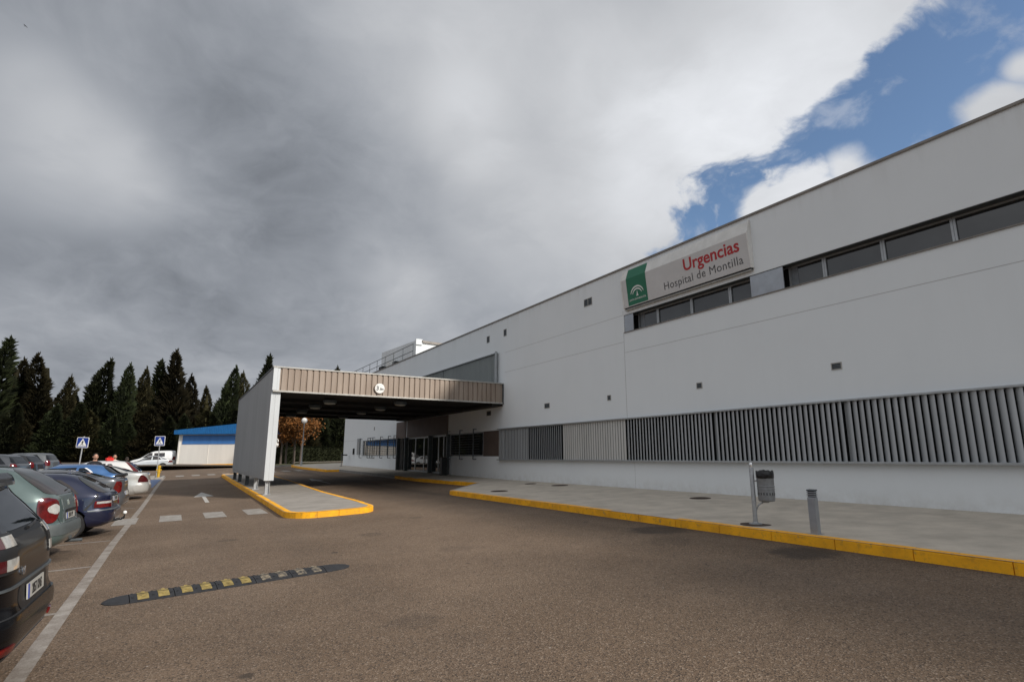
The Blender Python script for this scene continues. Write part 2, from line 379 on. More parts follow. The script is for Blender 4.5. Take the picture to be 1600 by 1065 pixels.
# pavement along the hospital
front = [(8.47, -25), (8.50, 3), (8.58, 9.3), (8.66, 18.9), (8.72, 19.2)]
diag = [(8.72, 19.2), (11.3, 22.1)]
back = [(11.3, 22.1), (10.95, 25.1), (10.72, 27.5), (10.72, 43.4), (9.85, 44.0), (9.72, 53), (9.95, 59), (10.4, 60.5)]
pave = front + back + [(26, 62), (26, 52.2), (13.4, 52.2), (13.4, -25)]
tag(sheet(MB(), pave, .15).build('pavement', MT['concrete']), kind='structure')
kerb('pavement_kerb', front, .14, MT['kerb'], -1)
kerb('entrance_kerb', diag, .12, MT['kerbgrey'], -1, h=.152)
kerb('canopy_kerb', [(11.3, 22.1), (10.95, 25.1), (10.72, 27.5), (10.72, 31)], .14, MT['kerb'], -1, h=.152)
kerb('inner_kerb', [(10.72, 31), (10.72, 43.4)], .14, MT['kerbgrey'], -1, h=.152)
kerb('far_kerb', [(10.72, 43.4), (9.85, 44.0), (9.72, 53), (9.95, 59), (10.4, 60.5)], .16, MT['kerb'], -1, h=.154)
# traffic island under the canopy
isl = [(3.02, 44.6), (2.9, 34), (2.82, 22.7), (2.68, 17.3)] + arc(3.38, 16.3, .72, .78, 180, 268, 6) + [(3.9, 15.52)] + \
      arc(4.35, 16.3, .66, .74, 280, 350, 6) + [(5.1, 18.2), (5.2, 24), (5.52, 32.6), (5.62, 44.4)] + arc(4.3, 44.4, 1.28, .8, 0, 180, 8)
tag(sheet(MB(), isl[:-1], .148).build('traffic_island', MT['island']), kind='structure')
kerb('island_kerb', isl, .15, MT['kerb'], 1, h=.153, step=.85)
# painted lines
ln = MB()
sheet(ln, [(-.98, -6), (-.82, -6), (-.80, 6), (-.78, 14), (-.62, 26), (-.45, 40), (-.28, 48.6), (-.42, 48.6), (-.6, 40), (-.76, 26), (-.91, 14), (-.94, 6)], .004)
for y in (-1.1, 2.05, 5.15, 8.27, 11.4, 14.66, 20.28, 23.4, 26.4, 29.6, 32.7):
    sheet(ln, [(-5.6, y-.045), (-.93, y-.045), (-.93, y+.045), (-5.6, y+.045)], .004)
tag(ln.build('parking_lines', MT['white']), kind='structure')
cw = MB()
for k in range(-2, 3):
    x = -.14 + 1.045*k + (.02 if k else 0)
    if x > 2.2: continue
    sheet(cw, [(x, 17.78), (x+.52, 17.74), (x+.52, 19.48), (x, 19.55)], .0045)
for k in range(4): sheet(cw, [(-3.4-k*1.04, 17.8), (-2.9-k*1.04, 17.8), (-2.9-k*1.04, 19.5), (-3.4-k*1.04, 19.5)], .0045)
for k in range(8):
    x = .33 + 1.03*k + (2.2 if k > 3 else 0)
    if x < 9.4: sheet(cw, [(x, 48.2), (x+.52, 48.2), (x+.52, 50.4), (x, 50.4)], .0045)
tag(cw.build('crosswalk', MT['white2']), kind='structure')
ar = MB()
sheet(ar, [(1.17, 23.6), (1.30, 23.6), (1.30, 26.6), (1.17, 26.6)], .0045); sheet(ar, [(.88, 26.6), (1.6, 26.6), (1.26, 29.4)], .0045)
sheet(ar, [(7.0, 30.2), (7.12, 30.2), (7.12, 33.2), (7.0, 33.2)], .0045); sheet(ar, [(6.75, 33.2), (7.4, 33.2), (7.08, 35.6)], .0045)
tag(ar.build('road_arrow', MT['arrow']), kind='structure')
tag(sheet(MB(), [(-4.5, 35.4), (-.75, 35.4), (-.5, 45.2), (-4.5, 45.2)], .0035).build('blue_parking_bay', MT['bluepaint']), kind='structure')
tag(sheet(MB(), [(-60, 78.5), (.2, 78.5), (9.3, 71.8), (9.6, 63), (60, 61.5), (60, 160), (-60, 160)], .02).build('tree_belt_soil', MT['soil']), kind='structure')
tag(sheet(MB(), [(8.6, 61.5), (40, 61), (40, 66.4), (9.2, 66.4)], .14).build('grass_verge', MT['grass']), kind='structure')
tag(sheet(MB(), [(11.5, 66.4), (40, 66.4), (40, 68.6), (11.5, 68.6)], .22).build('gravel_bed', MT['gravel']), kind='structure')
kerb('verge_kerb', [(8.6, 66.4), (8.6, 61.2), (10.4, 60.6)], .14, MT['kerbgrey'], -1)
kerb('lot_kerb', [(-4.4, 48.9), (-.9, 48.9), (-.35, 48.3), (-.4, 46.0), (-.9, 45.6), (-4.4, 45.6)], .14, MT['kerbgrey'], -1, h=.12)

# ---------------------------------------------------------------- hospital
WX, TOP = 13.23, 8.27
hosp = empty('hospital_building', (0, 0, 0), 0, 'long white hospital block with strip windows, louvred screens and glass entrance', 'hospital')
Ya, Yb = -26.0, 52.4
holes = [(-20, 14.65, 5.93, 6.55), (-8, 23.55, 1.55, 2.92), (23.62, 29.4, 1.68, 2.9), (29.4, 37.8, .3, 2.9), (37.8, 46.4, 1.73, 2.94)]
def hole_at(y, z): return any(a < y < b and c < z < d for a, b, c, d in holes)
ysb = sorted({Ya, Yb} | {h[0] for h in holes} | {h[1] for h in holes}); zsb = sorted({-.3, TOP} | {h[2] for h in holes} | {h[3] for h in holes})
w = MB()
for y0, y1 in zip(ysb, ysb[1:]):
    for z0, z1 in zip(zsb, zsb[1:]):
        if not hole_at((y0+y1)/2, (z0+z1)/2): w.add([(WX, y0, z0), (WX, y0, z1), (WX, y1, z1), (WX, y1, z0)], [(0, 1, 2, 3)])
DEP = .36
for (a, b, c, d) in holes:
    X2 = WX + DEP
    for q in ([(WX, a, d), (X2, a, d), (X2, b, d), (WX, b, d)], [(WX, a, c), (WX, b, c), (X2, b, c), (X2, a, c)]): w.add(q, [(0, 1, 2, 3)])
    for y, z0, z1 in ((a, c, d), (b, c, d)):
        if not hole_at(y + (.01 if y == b else -.01), (z0+z1)/2): w.add([(WX, y, z0), (X2, y, z0), (X2, y, z1), (WX, y, z1)], [(0, 1, 2, 3)])
w.add([(WX, Yb, -.3), (WX, Yb, TOP), (42, Yb, TOP), (42, Yb, -.3)], [(0, 1, 2, 3)])
w.add([(WX, Ya, -.3), (42, Ya, -.3), (42, Ya, TOP), (WX, Ya, TOP)], [(0, 1, 2, 3)])
w.add([(42, Ya, -.3), (42, Yb, -.3), (42, Yb, TOP), (42, Ya, TOP)], [(0, 1, 2, 3)])
w.build('wall', MT['plaster'], hosp)
rf = MB(); rf.box(WX+.22, 41.8, Ya+.2, Yb-.2, 7.85, 7.95); rf.box(WX+.002, WX+.2, Ya+.05, Yb-.05, 7.8, TOP-.003); rf.box(WX+.2, 41.9, Yb-.22, Yb-.02, 7.8, TOP-.003)
rf.build('roof', MT['soil'], hosp)
cp = MB(); cp.box(WX-.04, WX+.26, Ya-.05, Yb+.05, TOP, TOP+.032); cp.box(WX-.04, WX-.022, Ya-.05, Yb+.05, TOP-.028, TOP); cp.box(WX+.26, 42, Yb-.25, Yb+.05, TOP, TOP+.032)
cp.build('coping', MT['coping'], hosp)
# unseen block added on the roof, out of frame, to shade the road
up = MB(); up.box(WX+.003, 41, -25.8, -8.5, TOP+.05, 10.7); up.build('unseen_shade_block', MT['plaster'], hosp)
# shallow panel joints
jt = MB()
for z, a, b in ((5.215, Ya, 14.6), (5.215, 14.68, 23.7), (6.60, 14.7, 23.7), (5.60, 23.76, 30)): pass
def hj(z, a, b): jt.box(WX-.0025, WX, a, b, z-.007, z+.007)
hj(5.215, Ya, 14.65); hj(5.60, 14.70, 23.1); hj(6.56, 14.70, 23.1); hj(6.56, 23.9, 52.3); hj(3.02, 46.5, 52.3)
jt.box(WX-.0025, WX, 14.67, 14.69, 2.96, 5.92); jt.box(WX-.0025, WX, 14.67, 14.69, 6.56, 6.7); jt.box(WX-.0025, WX, 14.4, 14.41, .6, 1.5)
jt.build('wall_joint', MT['joint'], hosp)
# strip window under the sign
XG = WX + .29
def window(name, a, b, z0, z1, glass='glass', fr=.045, xg=XG, parts=True):
    f = MB()
    f.box(xg-.05, xg+.02, a, b, z0, z0+fr); f.box(xg-.05, xg+.02, a, b, z1-fr, z1)
    f.box(xg-.05, xg+.02, a, a+fr, z0+fr, z1-fr); f.box(xg-.05, xg+.02, b-fr, b, z0+fr, z1-fr)
    fo = f.build('window', MT['alu'], hosp)
    p = MB(); p.box(xg-.01, xg, a+fr, b-fr, z0+fr, z1-fr); p.build('pane', MT[glass], fo)
    return fo
edges = [14.18, 13.25, 11.80, 10.36, 9.52]
for a, b in zip(edges[1:], edges): window('window', a+.003, b-.003, 5.955, 6.545)
edges = [8.50, 7.55, 6.18, 4.80, 3.42, 2.0, .6, -.8, -2.2, -3.6, -5, -6.4]
for a, b in zip(edges[1:], edges): window('window', a+.003, b-.003, 5.955, 6.545)
for a, b in ((14.2, 14.645), (8.52, 9.5)): mp_ = MB(); mp_.box(WX+.02, WX+.05, a, b, 5.935, 6.545); mp_.build('metal_panel', MT['metal_panel'], hosp)
for (a, b) in ((13.9, 14.14), (8.26, 8.46), (13.3, 13.4)):
    bl = MB(); n = int((b-a)/.05)
    bl.add([(XG-.014 + (.004 if k % 2 else 0), a+k*.025, z) for k in range(2*n+1) for z in (6.01, 6.5)], [(2*k, 2*k+1, 2*k+3, 2*k+2) for k in range(2*n)])
    bl.build('curtain', MT['shade'], hosp)
hd0 = MB(); hd0.box(WX+.012, XG-.052, -19.9, 14.64, 6.535, 6.548); hd0.build('head_shade_plate', MT['steel'], hosp)  # dark plate standing in for the unlit soffit of the window recess
sl = MB(); sl.box(WX-.03, XG-.06, -20, 14.65, 5.905, 5.93); sl.build('window_sill', MT['coping'], hosp)
bk = MB(); bk.box(WX+.36, WX+.365, -20, 14.65, 5.9, 6.6); bk.box(WX+.361, WX+.366, -8, 23.55, 1.5, 2.95); bk.box(WX+.362, WX+.367, 23.6, 46.4, .2, 2.95); bk.build('interior_dark', MT['dark'], hosp)

# louvred screens
def screen(y0, y1, z0, z1, pitch, ang, chord, thick, mblade, frame=True, xf_=WX-.13):
    """upright blades turned by ang in plan between a top and a bottom rail"""
    fo = None
    f = MB(); f.box(xf_-.045, WX-.004, y0, y1, z1-.045, z1); f.box(xf_-.045, WX-.004, y0, y1, z0, z0+.05)
    f.box(WX-.03, WX-.004, y0, y0+.02, z0+.05, z1-.045); f.box(WX-.03, WX-.004, y1-.02, y1, z0+.05, z1-.045)
    fo = f.build('louvre_screen', MT['alu'], hosp, bevel=.004)
    b = MB(); n = max(1, round((y1 - y0 - .06)/pitch)); p = (y1 - y0 - .06)/n
    for k in range(n):
        yc = y0 + .03 + (k+.5)*p; a = R(ang + random.uniform(-1.6, 1.6)); c, s = math.cos(a), math.sin(a)
        prof = []
        for j in range(10):
            t = 2*math.pi*j/10; u = math.cos(t)*chord/2; v = math.sin(t)*thick/2
            prof.append((xf_ + .05 + u*s + v*c, yc + u*c - v*s))
        b.prism(prof, 'z', z0+.05, z1-.045)
    b.build('louvre_blades', mblade, fo, smooth='auto', angle=50)
    return fo
screen(20.84, 23.56, 1.50, 2.955, .13, 14, .145, .028, MT['blade'])
screen(18.38, 20.836, 1.50, 2.95, .14, 37, .12, .036, MT['blade'])
screen(14.66, 18.376, 1.50, 2.945, .135, 9, .145, .024, MT['bladeshut'])
for a, b in ((11.0, 14.656), (7.3, 10.996), (3.6, 7.296), (-.2, 3.596), (-4, -.204)): screen(a, b, 1.50, 2.94, .138, 33, .176, .036, MT['blade'])
screen(23.75, 30.2, 5.12, 6.64, .13, 11, .14, .024, MT['greenblade']); screen(30.204, 37, 5.12, 6.64, .13, 11, .14, .024, MT['greenblade'])
dp = MB(); dp.box(WX-.2, WX-.1, 23.66, 23.746, 5.1, 6.7); dp.build('screen_post', MT['alu'], hosp, bevel=.01)
# wall vents
for (y, z, a, h, dbl) in ((16.63, 7.51, .46, .26, 1), (24.8, 7.5, .26, .30, 0), (23.07, 7.53, .24, .30, 0), (7.4, 3.74, .21, .13, 0), (11.49, 3.72, .17, .14, 0), (15.58, 3.72, .16, .15, 0),
                          (19.54, 3.74, .34, .17, 0), (24.67, 3.76, .42, .2, 0), (36.8, 3.66, .5, .42, 0), (43.4, 3.8, .14, .22, 0)):
    f = MB(); t = .022
    f.box(WX-.012, WX, y-a/2-t, y+a/2+t, z-h/2-t, z-h/2); f.box(WX-.012, WX, y-a/2-t, y+a/2+t, z+h/2, z+h/2+t)
    f.box(WX-.012, WX, y-a/2-t, y-a/2, z-h/2, z+h/2); f.box(WX-.012, WX, y+a/2, y+a/2+t, z-h/2, z+h/2)
    if dbl: f.box(WX-.012, WX, y-.012, y+.012, z-h/2, z+h/2)
    fo = f.build('wall_vent', MT['trim'], hosp)
    gr = MB(); gr.box(WX-.004, WX-.002, y-a/2, y+a/2, z-h/2, z+h/2, 1); k = 0
    while k*.035 < h - .02:
        zz = z - h/2 + k*.035 + .008; gr.add([(WX-.0035, y-a/2, zz+.022), (WX-.010, y-a/2, zz), (WX-.010, y+a/2, zz), (WX-.0035, y+a/2, zz+.022)], [(0, 1, 2, 3)], 0); k += 1
    gr.build('grille', [MT['steel'], MT['dark']], fo)
# entrance: right window with grille bars and brown panel
window('window', 25.32, 29.36, 1.69, 2.89, 'glassD', xg=WX+.1)
bp_ = MB(); bp_.box(WX+.04, WX+.07, 23.63, 25.3, 1.69, 2.89); bp_.build('brown_panel', MT['brown'], hosp, bevel=.004)
def bars(y0, y1, z0, z1, ups, x=WX-.18):
    b = MB()
    for y in ups:
        b.box(x-.02, x+.02, y-.022, y+.022, z0-.2, z1+.2); b.box(x+.02, WX-.002, y-.018, y+.018, z0-.2, z0-.16); b.box(x+.02, WX-.002, y-.018, y+.018, z1+.16, z1+.2)
    n = 9
    for k in range(n):
        z = z0 + (z1-z0)*(k+.5)/n; b.box(x-.006, x+.006, y0, y1, z-.006, z+.006)
    return b.build('window_grille', MT['steel'], hosp)
bars(25.3, 29.3, 1.72, 2.86, (26.0, 27.6, 29.2))
window('window', 37.9, 46.36, 1.74, 2.93, 'glassD', xg=WX+.1)
bars(38, 46.6, 1.76, 2.92, (38.2, 39.4, 41.2, 43.1, 43.7, 44.4, 46.6))
# glass doors
ds = [29.42, 30.3, 31.05, 32.05, 33.3, 34.75, 36.1]
for a, b in zip(ds, ds[1:]):
    f = MB(); zb = zg(13, (a+b)/2) + .16; x = WX+.12
    f.box(x-.03, x+.03, a+.002, a+.06, zb, 2.88); f.box(x-.03, x+.03, b-.06, b-.002, zb, 2.88); f.box(x-.03, x+.03, a+.06, b-.06, zb, zb+.09); f.box(x-.03, x+.03, a+.06, b-.06, 2.80, 2.88)
    fo = f.build('door', MT['alu'], hosp); p = MB(); p.box(x-.008, x, a+.06, b-.06, zb+.09, 2.80); p.build('pane', MT['glassD'], fo)
for y in (29.4, 32.06, 36.16, 37.72):
    cl = MB(); cl.box(WX-.14, WX+.1, y-.07, y+.07, zg(13, y)+.15, 2.9); cl.build('entrance_column', MT['steel'], hosp)
for y in (29.62, 30.9, 33.2):
    dh = MB(); dh.tube([(WX+.10, y, 1.25), (WX+.04, y, 1.3), (WX+.04, y, 1.7), (WX+.10, y, 1.75)], .02, 8); dh.build('door_handle', MT['chrome'], hosp)
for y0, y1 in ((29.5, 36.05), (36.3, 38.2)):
    vt = MB(); vt.box(WX-.035, WX-.003, y0, y1, 2.91, 3.98); vt.build('painted_shade_panel', MT['brown'], hosp)  # dark panels above the doors stand in for canopy shade on the wall
# roof stair head with rails
ph = MB()
ph.add([(14.5, 38.4, 7.9), (14.5, 38.4, 10.02), (14.5, 46.5, 10.36), (14.5, 46.5, 7.9), (19, 38.4, 7.9), (19, 38.4, 9.9), (19, 46.5, 10.2), (19, 46.5, 7.9)],
       [(0, 1, 2, 3), (0, 4, 5, 1), (4, 7, 6, 5), (3, 2, 6, 7), (1, 5, 6, 2)])
pho = ph.build('stair_head', MT['plaster'], hosp)
px = MB(); px.box(14.46, 14.95, 38.3, 38.44, 9.7, 10.12); px.build('stair_head_corner', MT['plaster'], pho)
pc = MB(); pc.add([(14.9, 38.3, 9.86), (19.1, 38.3, 9.78), (19.1, 38.3, 9.94), (14.9, 38.3, 10.04), (14.9, 38.398, 9.86), (19.1, 38.398, 9.78), (19.1, 38.398, 9.94), (14.9, 38.398, 10.04)],
                  [(0, 1, 2, 3), (3, 2, 6, 7), (0, 4, 5, 1)]); pc.build('stair_head_coping', MT['coping'], pho)
rl = MB(); xr = WX+.12
for z in (9.2, 8.72): rl.tube([(xr, 35.8, z), (xr, 52, z)], .022, 6)
for k in range(9): rl.tube([(xr, 35.9 + k*2.0, TOP), (xr, 35.9 + k*2.0, 9.2)], .022, 6)
rl.build('roof_railing', MT['steel'], hosp)
for a, b, z in ((40.6, 41.2, 8.75), (43.8, 44.6, 8.8)): rb = MB(); rb.box(13.7, 14.1, a, b, 7.95, z); rb.build('roof_vent_box', MT['black'], hosp, bevel=.02)
rb = MB(); rb.box(13.75, 14.1, 42.0, 42.8, 8.2, 9.0); rb.build('roof_unit', MT['whitep'], hosp, bevel=.02)
wb = MB(); wb.box(WX-.05, WX-.002, 46.9, 47.9, 1.85, 3.15); wb.build('wall_notice_board', MT['alu'], hosp, bevel=.006)
wb = MB(); wb.box(WX-.12, WX-.002, 48.7, 48.9, 1.85, 2.35); wb.build('wall_box', MT['black'], hosp, bevel=.006)

# ---------------------------------------------------------------- big sign
sg = empty('hospital_sign', (WX, 11.98, 6.75), 0, 'grey fascia sign with red Urgencias, grey Hospital de Montilla and green emblem panel', 'sign')
prof = [(0, 1.37), (-.05, 1.36), (-.19, .98), (-.09, .0), (0, .0)]   # (x, z)
L0, L1 = -2.62, 2.50   # along y
body = MB(); body.prism(prof, 'y', L0, L1)
for i in range(len(body.mi)): body.mi[i] = 1 if i == 1 else 0  # upper band coloured paler, standing in for light on its upward slope
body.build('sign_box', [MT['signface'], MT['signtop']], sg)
for y0, y1 in ((L0-.035, L0), (L1, L1+.05)):
    e = MB(); e.prism([(0, 1.385), (-.06, 1.375), (-.205, .985), (-.105, -.015), (0, -.015)], 'y', y0, y1); e.build('end_cap', MT['signtop'], sg)
e = MB(); e.box(-.10, 0, L0, L1, -.085, -.06); e.build('drip_rail', MT['trim'], sg); e = MB(); e.box(-.06, 0, L0, L1, -.06, -.002); e.build('under_gap', MT['dark'], sg)
# frame of the inclined face: origin bottom, u to the viewer's right (-y), v up the face
B, T, A = Vector((-.09, 0, 0)), Vector((-.19, 0, .98)), Vector((-.05, 0, 1.36))
vv = (T - B).normalized(); uu = Vector((0, -1, 0)); nn = uu.cross(vv)
def face(y, v, off=.003): return basis(Vector((B.x, y, 0)) + vv*v + nn*off, uu, vv, nn)
v2 = (A - T).normalized(); n2 = uu.cross(v2)
gp = MB(); H1 = (T-B).length; H2 = (A-T).length; gy0, gy1 = 2.28, 1.33
def onface(y, v, off):
    return (Vector((0, y, 0)) + B + vv*v + nn*off) if v <= H1 else (Vector((0, y, 0)) + T + v2*(v-H1) + (n2 if v > H1 else nn)*off)
vs = [onface(y, v, .004) for v in (.03, H1, H1+.0001, H1+H2-.02) for y in (gy0, gy1)]
gp.add(vs, [(0, 1, 3, 2), (4, 5, 7, 6), (2, 3, 5, 4)]); gpo = gp.build('emblem_panel', MT['green'], sg)
def band(r0, r1, a0, a1, cx, cy, n=18, taper=0):
    mb = MB(); vs = []
    for k in range(n+1):
        a = R(a0 + (a1-a0)*k/n); t = 1 - taper*abs(2*k/n-1)**2; m = (r0+r1)/2; d = (r1-r0)/2*t
        for r in (m-d, m+d): vs.append((cx + r*math.cos(a), cy + r*math.sin(a)*.95, 0))
    mb.add(vs, [(2*k, 2*k+1, 2*k+3, 2*k+2) for k in range(n)]); return mb
em = MB()
for b in (band(.29, .345, 15, 165, 0, .30, taper=.6), band(.20, .25, 15, 165, 0, .30, taper=.6)): em.add(b.v, b.f)
em.add([(-.05, .265, 0), (.055, .265, 0), (.035, .33, 0), (.004, .46, 0), (-.02, .33, 0)], [(0, 1, 2, 3, 4)])
xf(em, face(1.80, .03, .008)).build('emblem', MT['whitep'], gpo)
xf(text_mb('JUNTA DE ANDALUCIA', .082, .001, .0, 'CENTER', sx=.92), face(1.80, .175, .008)).build('emblem_lettering', MT['whitep'], gpo)
xf(text_mb('Urgencias', .52, .010, .002, 'RIGHT', sx=1.0), face(-2.36, .555)).build('red_lettering', MT['red'], sg)
xf(text_mb('Hospital de Montilla', .35, -.001, .002, 'RIGHT', sx=.985, font_space=1.06), face(-2.42, .17)).build('grey_lettering', MT['grey'], sg)

# ---------------------------------------------------------------- canopy
can = empty('entrance_canopy', (3.1, 23.2, zg(3.1, 23.2)), 0, 'ambulance canopy with weathered ribbed fascia and grey ribbed side wall on posts', 'canopy')
CX0, CX1, CY0, CY1 = 3.02, WX-.005, 23.2, 36.8
def local(mb, o): xf(mb, Matrix.Translation(-Vector(o.location))); return mb
q = MB(); q.add([(CX0+.05, CY0+.06, 5.02), (CX1, CY0+.06, 5.02), (CX1, CY1, 4.90), (CX0+.05, CY1, 4.90), (CX0+.05, CY0+.06, 4.3), (CX1, CY0+.06, 4.3), (CX1, CY1, 4.3), (CX0+.05, CY1, 4.3)],
                [(0, 1, 2, 3), (0, 4, 5, 1), (2, 6, 7, 3), (3, 7, 4, 0), (7, 6, 5, 4)]); local(q, can).build('roof', MT['steel'], can)
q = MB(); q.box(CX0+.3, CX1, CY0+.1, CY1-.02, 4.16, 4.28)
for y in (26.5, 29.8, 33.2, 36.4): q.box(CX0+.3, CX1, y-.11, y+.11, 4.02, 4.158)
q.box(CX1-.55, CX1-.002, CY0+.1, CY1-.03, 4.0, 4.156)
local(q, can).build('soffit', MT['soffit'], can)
# fascia of pressed ribs
q = MB(); x = CX0 + .30; p = .237
q.box(CX0+.24, CX1-.02, CY0+.045, CY0+.06, 4.16, 5.05)
while x + .19 < CX1 - .05:
    j = random.uniform(-.002, .002)
    q.prism([(x-.012, CY0+.045), (x+.012, CY0+j), (x+.178, CY0+j), (x+.202, CY0+.045)], 'z', 4.165, 5.035); x += p
local(q, can).build('fascia', MT['fascia'], can)
q = MB(); q.box(CX0-.03, CX1-.01, CY0-.03, CY0+.1, 5.037, 5.09); q.box(CX0+.02, CX1-.01, CY0-.02, CY0+.09, 4.10, 4.163); local(q, can).build('fascia_trim', MT['trim'], can, bevel=.006)
q = MB(); q.box(CX0-.005, CX0+.15, CY0-.012, CY0+.07, 4.165, 5.035); q.box(CX0+.152, CX0+.24, CY0+.0, CY0+.07, 4.165, 5.035); local(q, can).build('corner_flashing', MT['panelend'], can, bevel=.004)
q = MB(); q.box(CX1-.05, CX1-.012, CY0-.02, CY0+.07, 4.1, 5.09); local(q, can).build('end_flashing', MT['steel'], can)
# side wall
q = MB(); y = CY0 + .22; q.box(CX0+.03, CX0+.30, CY0+.2, CY1, .80, 4.10); q.add([(CX0+.03, CY0+.1, 4.1), (CX0+.03, CY1, 4.1), (CX0+.03, CY1, 4.88), (CX0+.03, CY0+.1, 5.03)], [(0, 1, 2, 3)])
while y + .16 < CY1:
    zt = 5.03 - .15*(y-CY0)/(CY1-CY0); zb = .80 + .17*(y-CY0)/(CY1-CY0)
    q.prism([(CX0+.03, y), (CX0, y+.02), (CX0, y+.14), (CX0+.03, y+.16)], 'z', zb, zt); y += .2
local(q, can).build('side_wall', MT['panel'], can)
q = MB(); q.add([(CX0-.03, CY0, 5.037), (CX0-.03, CY1+.03, 4.885), (CX0+.12, CY1+.03, 4.885), (CX0+.12, CY0, 5.037), (CX0-.03, CY0, 5.088), (CX0-.03, CY1+.03, 4.935), (CX0+.12, CY1+.03, 4.935), (CX0+.12, CY0, 5.088)],
                [(0, 1, 5, 4), (4, 5, 6, 7), (1, 2, 6, 5), (0, 3, 2, 1)]); local(q, can).build('verge_trim', MT['steel'], can)
q = MB(); q.box(CX0-.01, CX0+.15, CY0+.12, CY0+.2, .78, 4.095); q.box(CX0+.152, CX0+.33, CY0+.12, CY0+.21, .78, 4.095); local(q, can).build('wall_end_flashing', MT['panelend'], can, bevel=.004)
for y in (23.5, 26.9, 30.3, 33.7, 36.6):
    b = zg(3.17, y) + .15; q = MB(); q.box(3.09, 3.25, y-.012, y+.012, b, .85 + .012*(y-23)); q.box(3.09, 3.105, y-.07, y+.07, b+.012, .85 + .012*(y-23)); q.box(3.235, 3.25, y-.07, y+.07, b+.012, .85 + .012*(y-23))
    q.box(3.03, 3.31, y-.12, y+.12, b-.01, b+.012)
    local(q, can).build('leg', MT['steel'] if y > 30 else MT['galv'], can)
for (x, y) in ((5.7, 25.4), (5.65, 28.2), (5.65, 31.5), (8.6, 24.5), (8.67, 27.6), (8.58, 30.6), (8.6, 34.6), (5.65, 34.8)):
    q = MB(); q.lathe([(.16, .16), (.30, .10), (.30, .0), (.27, -.03)], (x, y, 4.0 - .01), 20, sy=.6); lo = local(q, can).build('soffit_lamp', MT['steel'], can)
    q = MB(); q.lathe([(.255, .0), (.22, -.035), (.1, -.05)], (x, y, 3.955), 20, sy=.6); local(q, can).build('lens', MT['lampoff'], lo, smooth=True)
# clearance sign
cs = empty('clearance_sign', (7.2, 23.155, 4.47), 0, 'round white height limit sign on the brown canopy fascia', 'sign')
q = MB(); m = Matrix.Rotation(R(90), 4, 'X'); q.lathe([(.20, 0), (.205, .01), (.205, .02), (.17, .024)], (0, 0, 0), 32, mtx=m); q.build('sign_disc', MT['whitep'], cs)
q = MB(); q.lathe([(.205, -.01), (.225, -.01), (.225, .018), (.207, .018)], (0, 0, 0), 32, mtx=m); q.f = q.f[:-2]; q.mi = q.mi[:-2]; q.build('sign_rim', MT['fascia'], cs)
cm = basis((0, -.027, 0), (1, 0, 0), (0, 0, 1), (0, -1, 0))
t1 = text_mb('3', .235, .006, .001); xf(t1, Matrix.Translation((-.155, -.075, 0))); t2 = text_mb('.8m', .135, .003, .001, sx=.9); xf(t2, Matrix.Translation((-.015, -.072, 0))); t1.add(t2.v, t2.f)
xf(t1, cm).build('lettering', MT['ink'], cs)

# ---------------------------------------------------------------- street furniture
bx, by = 9.01, 6.78; bz = zg(bx, by) + .15
bn = empty('litter_bin', (bx, by, bz), 0, 'grey metal litter bin with black bag hung on a post', 'litter bin')
q = MB(); q.lathe([(.26, -.01), (.26, .004), (.25, .006)], (0, 0, 0), 28); q.build('footing', MT['rust'], bn)
q = MB(); q.lathe([(.11, .006), (.11, .02), (.05, .03), (.045, .05)], (0, 0, 0), 20); q.build('base_plate', MT['galv'], bn, smooth='auto')
q = MB(); q.lathe([(.038, .02), (.038, .985), (.036, .99)], (0, 0, 0), 16); q.build('post', MT['galv'], bn, smooth='auto')
q = MB(); q.lathe([(.034, .99), (.034, 1.02), (.028, 1.022), (.034, 1.03), (.034, 1.045), (.024, 1.065), (.008, 1.075)], (0, 0, 0), 16); q.build('post_cap', MT['chrome'], bn, smooth='auto')
ox, oy = .215*.6, -.215*.8
q = MB(); q.lathe([(.125, .40), (.138, .42), (.142, .50), (.142, .60), (.147, .605), (.147, .615), (.142, .62), (.142, .645), (.147, .65), (.147, .66), (.142, .665), (.144, .80), (.146, .81)], (ox, oy, 0), 28)
bk_ = q.build('bucket', MT['bin'], bn, smooth='auto', angle=30)
q = MB()
for k in range(18):
    a = 2*math.pi*k/18; e = Vector((math.cos(a), math.sin(a), 0)); t = Vector((-e.y, e.x, 0)); o = Vector((ox, oy, .53)) + e*.1435
    q.add([o - t*.008 + Vector((0, 0, -.02)), o + t*.008 + Vector((0, 0, -.02)), o + t*.008 + Vector((0, 0, .02)), o - t*.008 + Vector((0, 0, .02))], [(0, 1, 2, 3)])
q.build('drain_slots', MT['dark'], bk_)
q = MB(); ring = []
nb_ = 28
for z, r in ((.70, .1475), (.80, .1495), (.86, .150), (.915, .146), (.925, .132), (.86, .125)):
    for k in range(nb_):
        a = 2*math.pi*k/nb_; j = 1 + random.uniform(-.02, .025)*(1 if z > .78 else .25); ring.append((ox + r*j*math.cos(a), oy + r*j*math.sin(a), z + (random.uniform(-.02, .02) if z > .9 else (random.uniform(-.012, .012) if z < .75 else 0)) + (.10 if z < .75 else 0)))
q.add(ring, [(i*nb_+k, i*nb_+(k+1) % nb_, (i+1)*nb_+(k+1) % nb_, (i+1)*nb_+k) for i in range(5) for k in range(nb_)] + [tuple(range(5*nb_, 6*nb_))])
q.build('bag', mat('black_bag', (.012, .012, .013), .35, var=.3, scale=30, bump=.5, bscale=30), bn, smooth=True)
q = MB(); q.tube([(.02*.6, -.02*.8, .22), (.07*.6, -.07*.8, .33), (.15*.6, -.15*.8, .385), (.25*.6, -.25*.8, .392)], .014, 8); q.box(-.05, .05, -.02, .02, .375, .40, mtx=Matrix.Translation((ox*.9, oy*.9, 0)) @ Matrix.Rotation(-.93, 4, 'Z'))
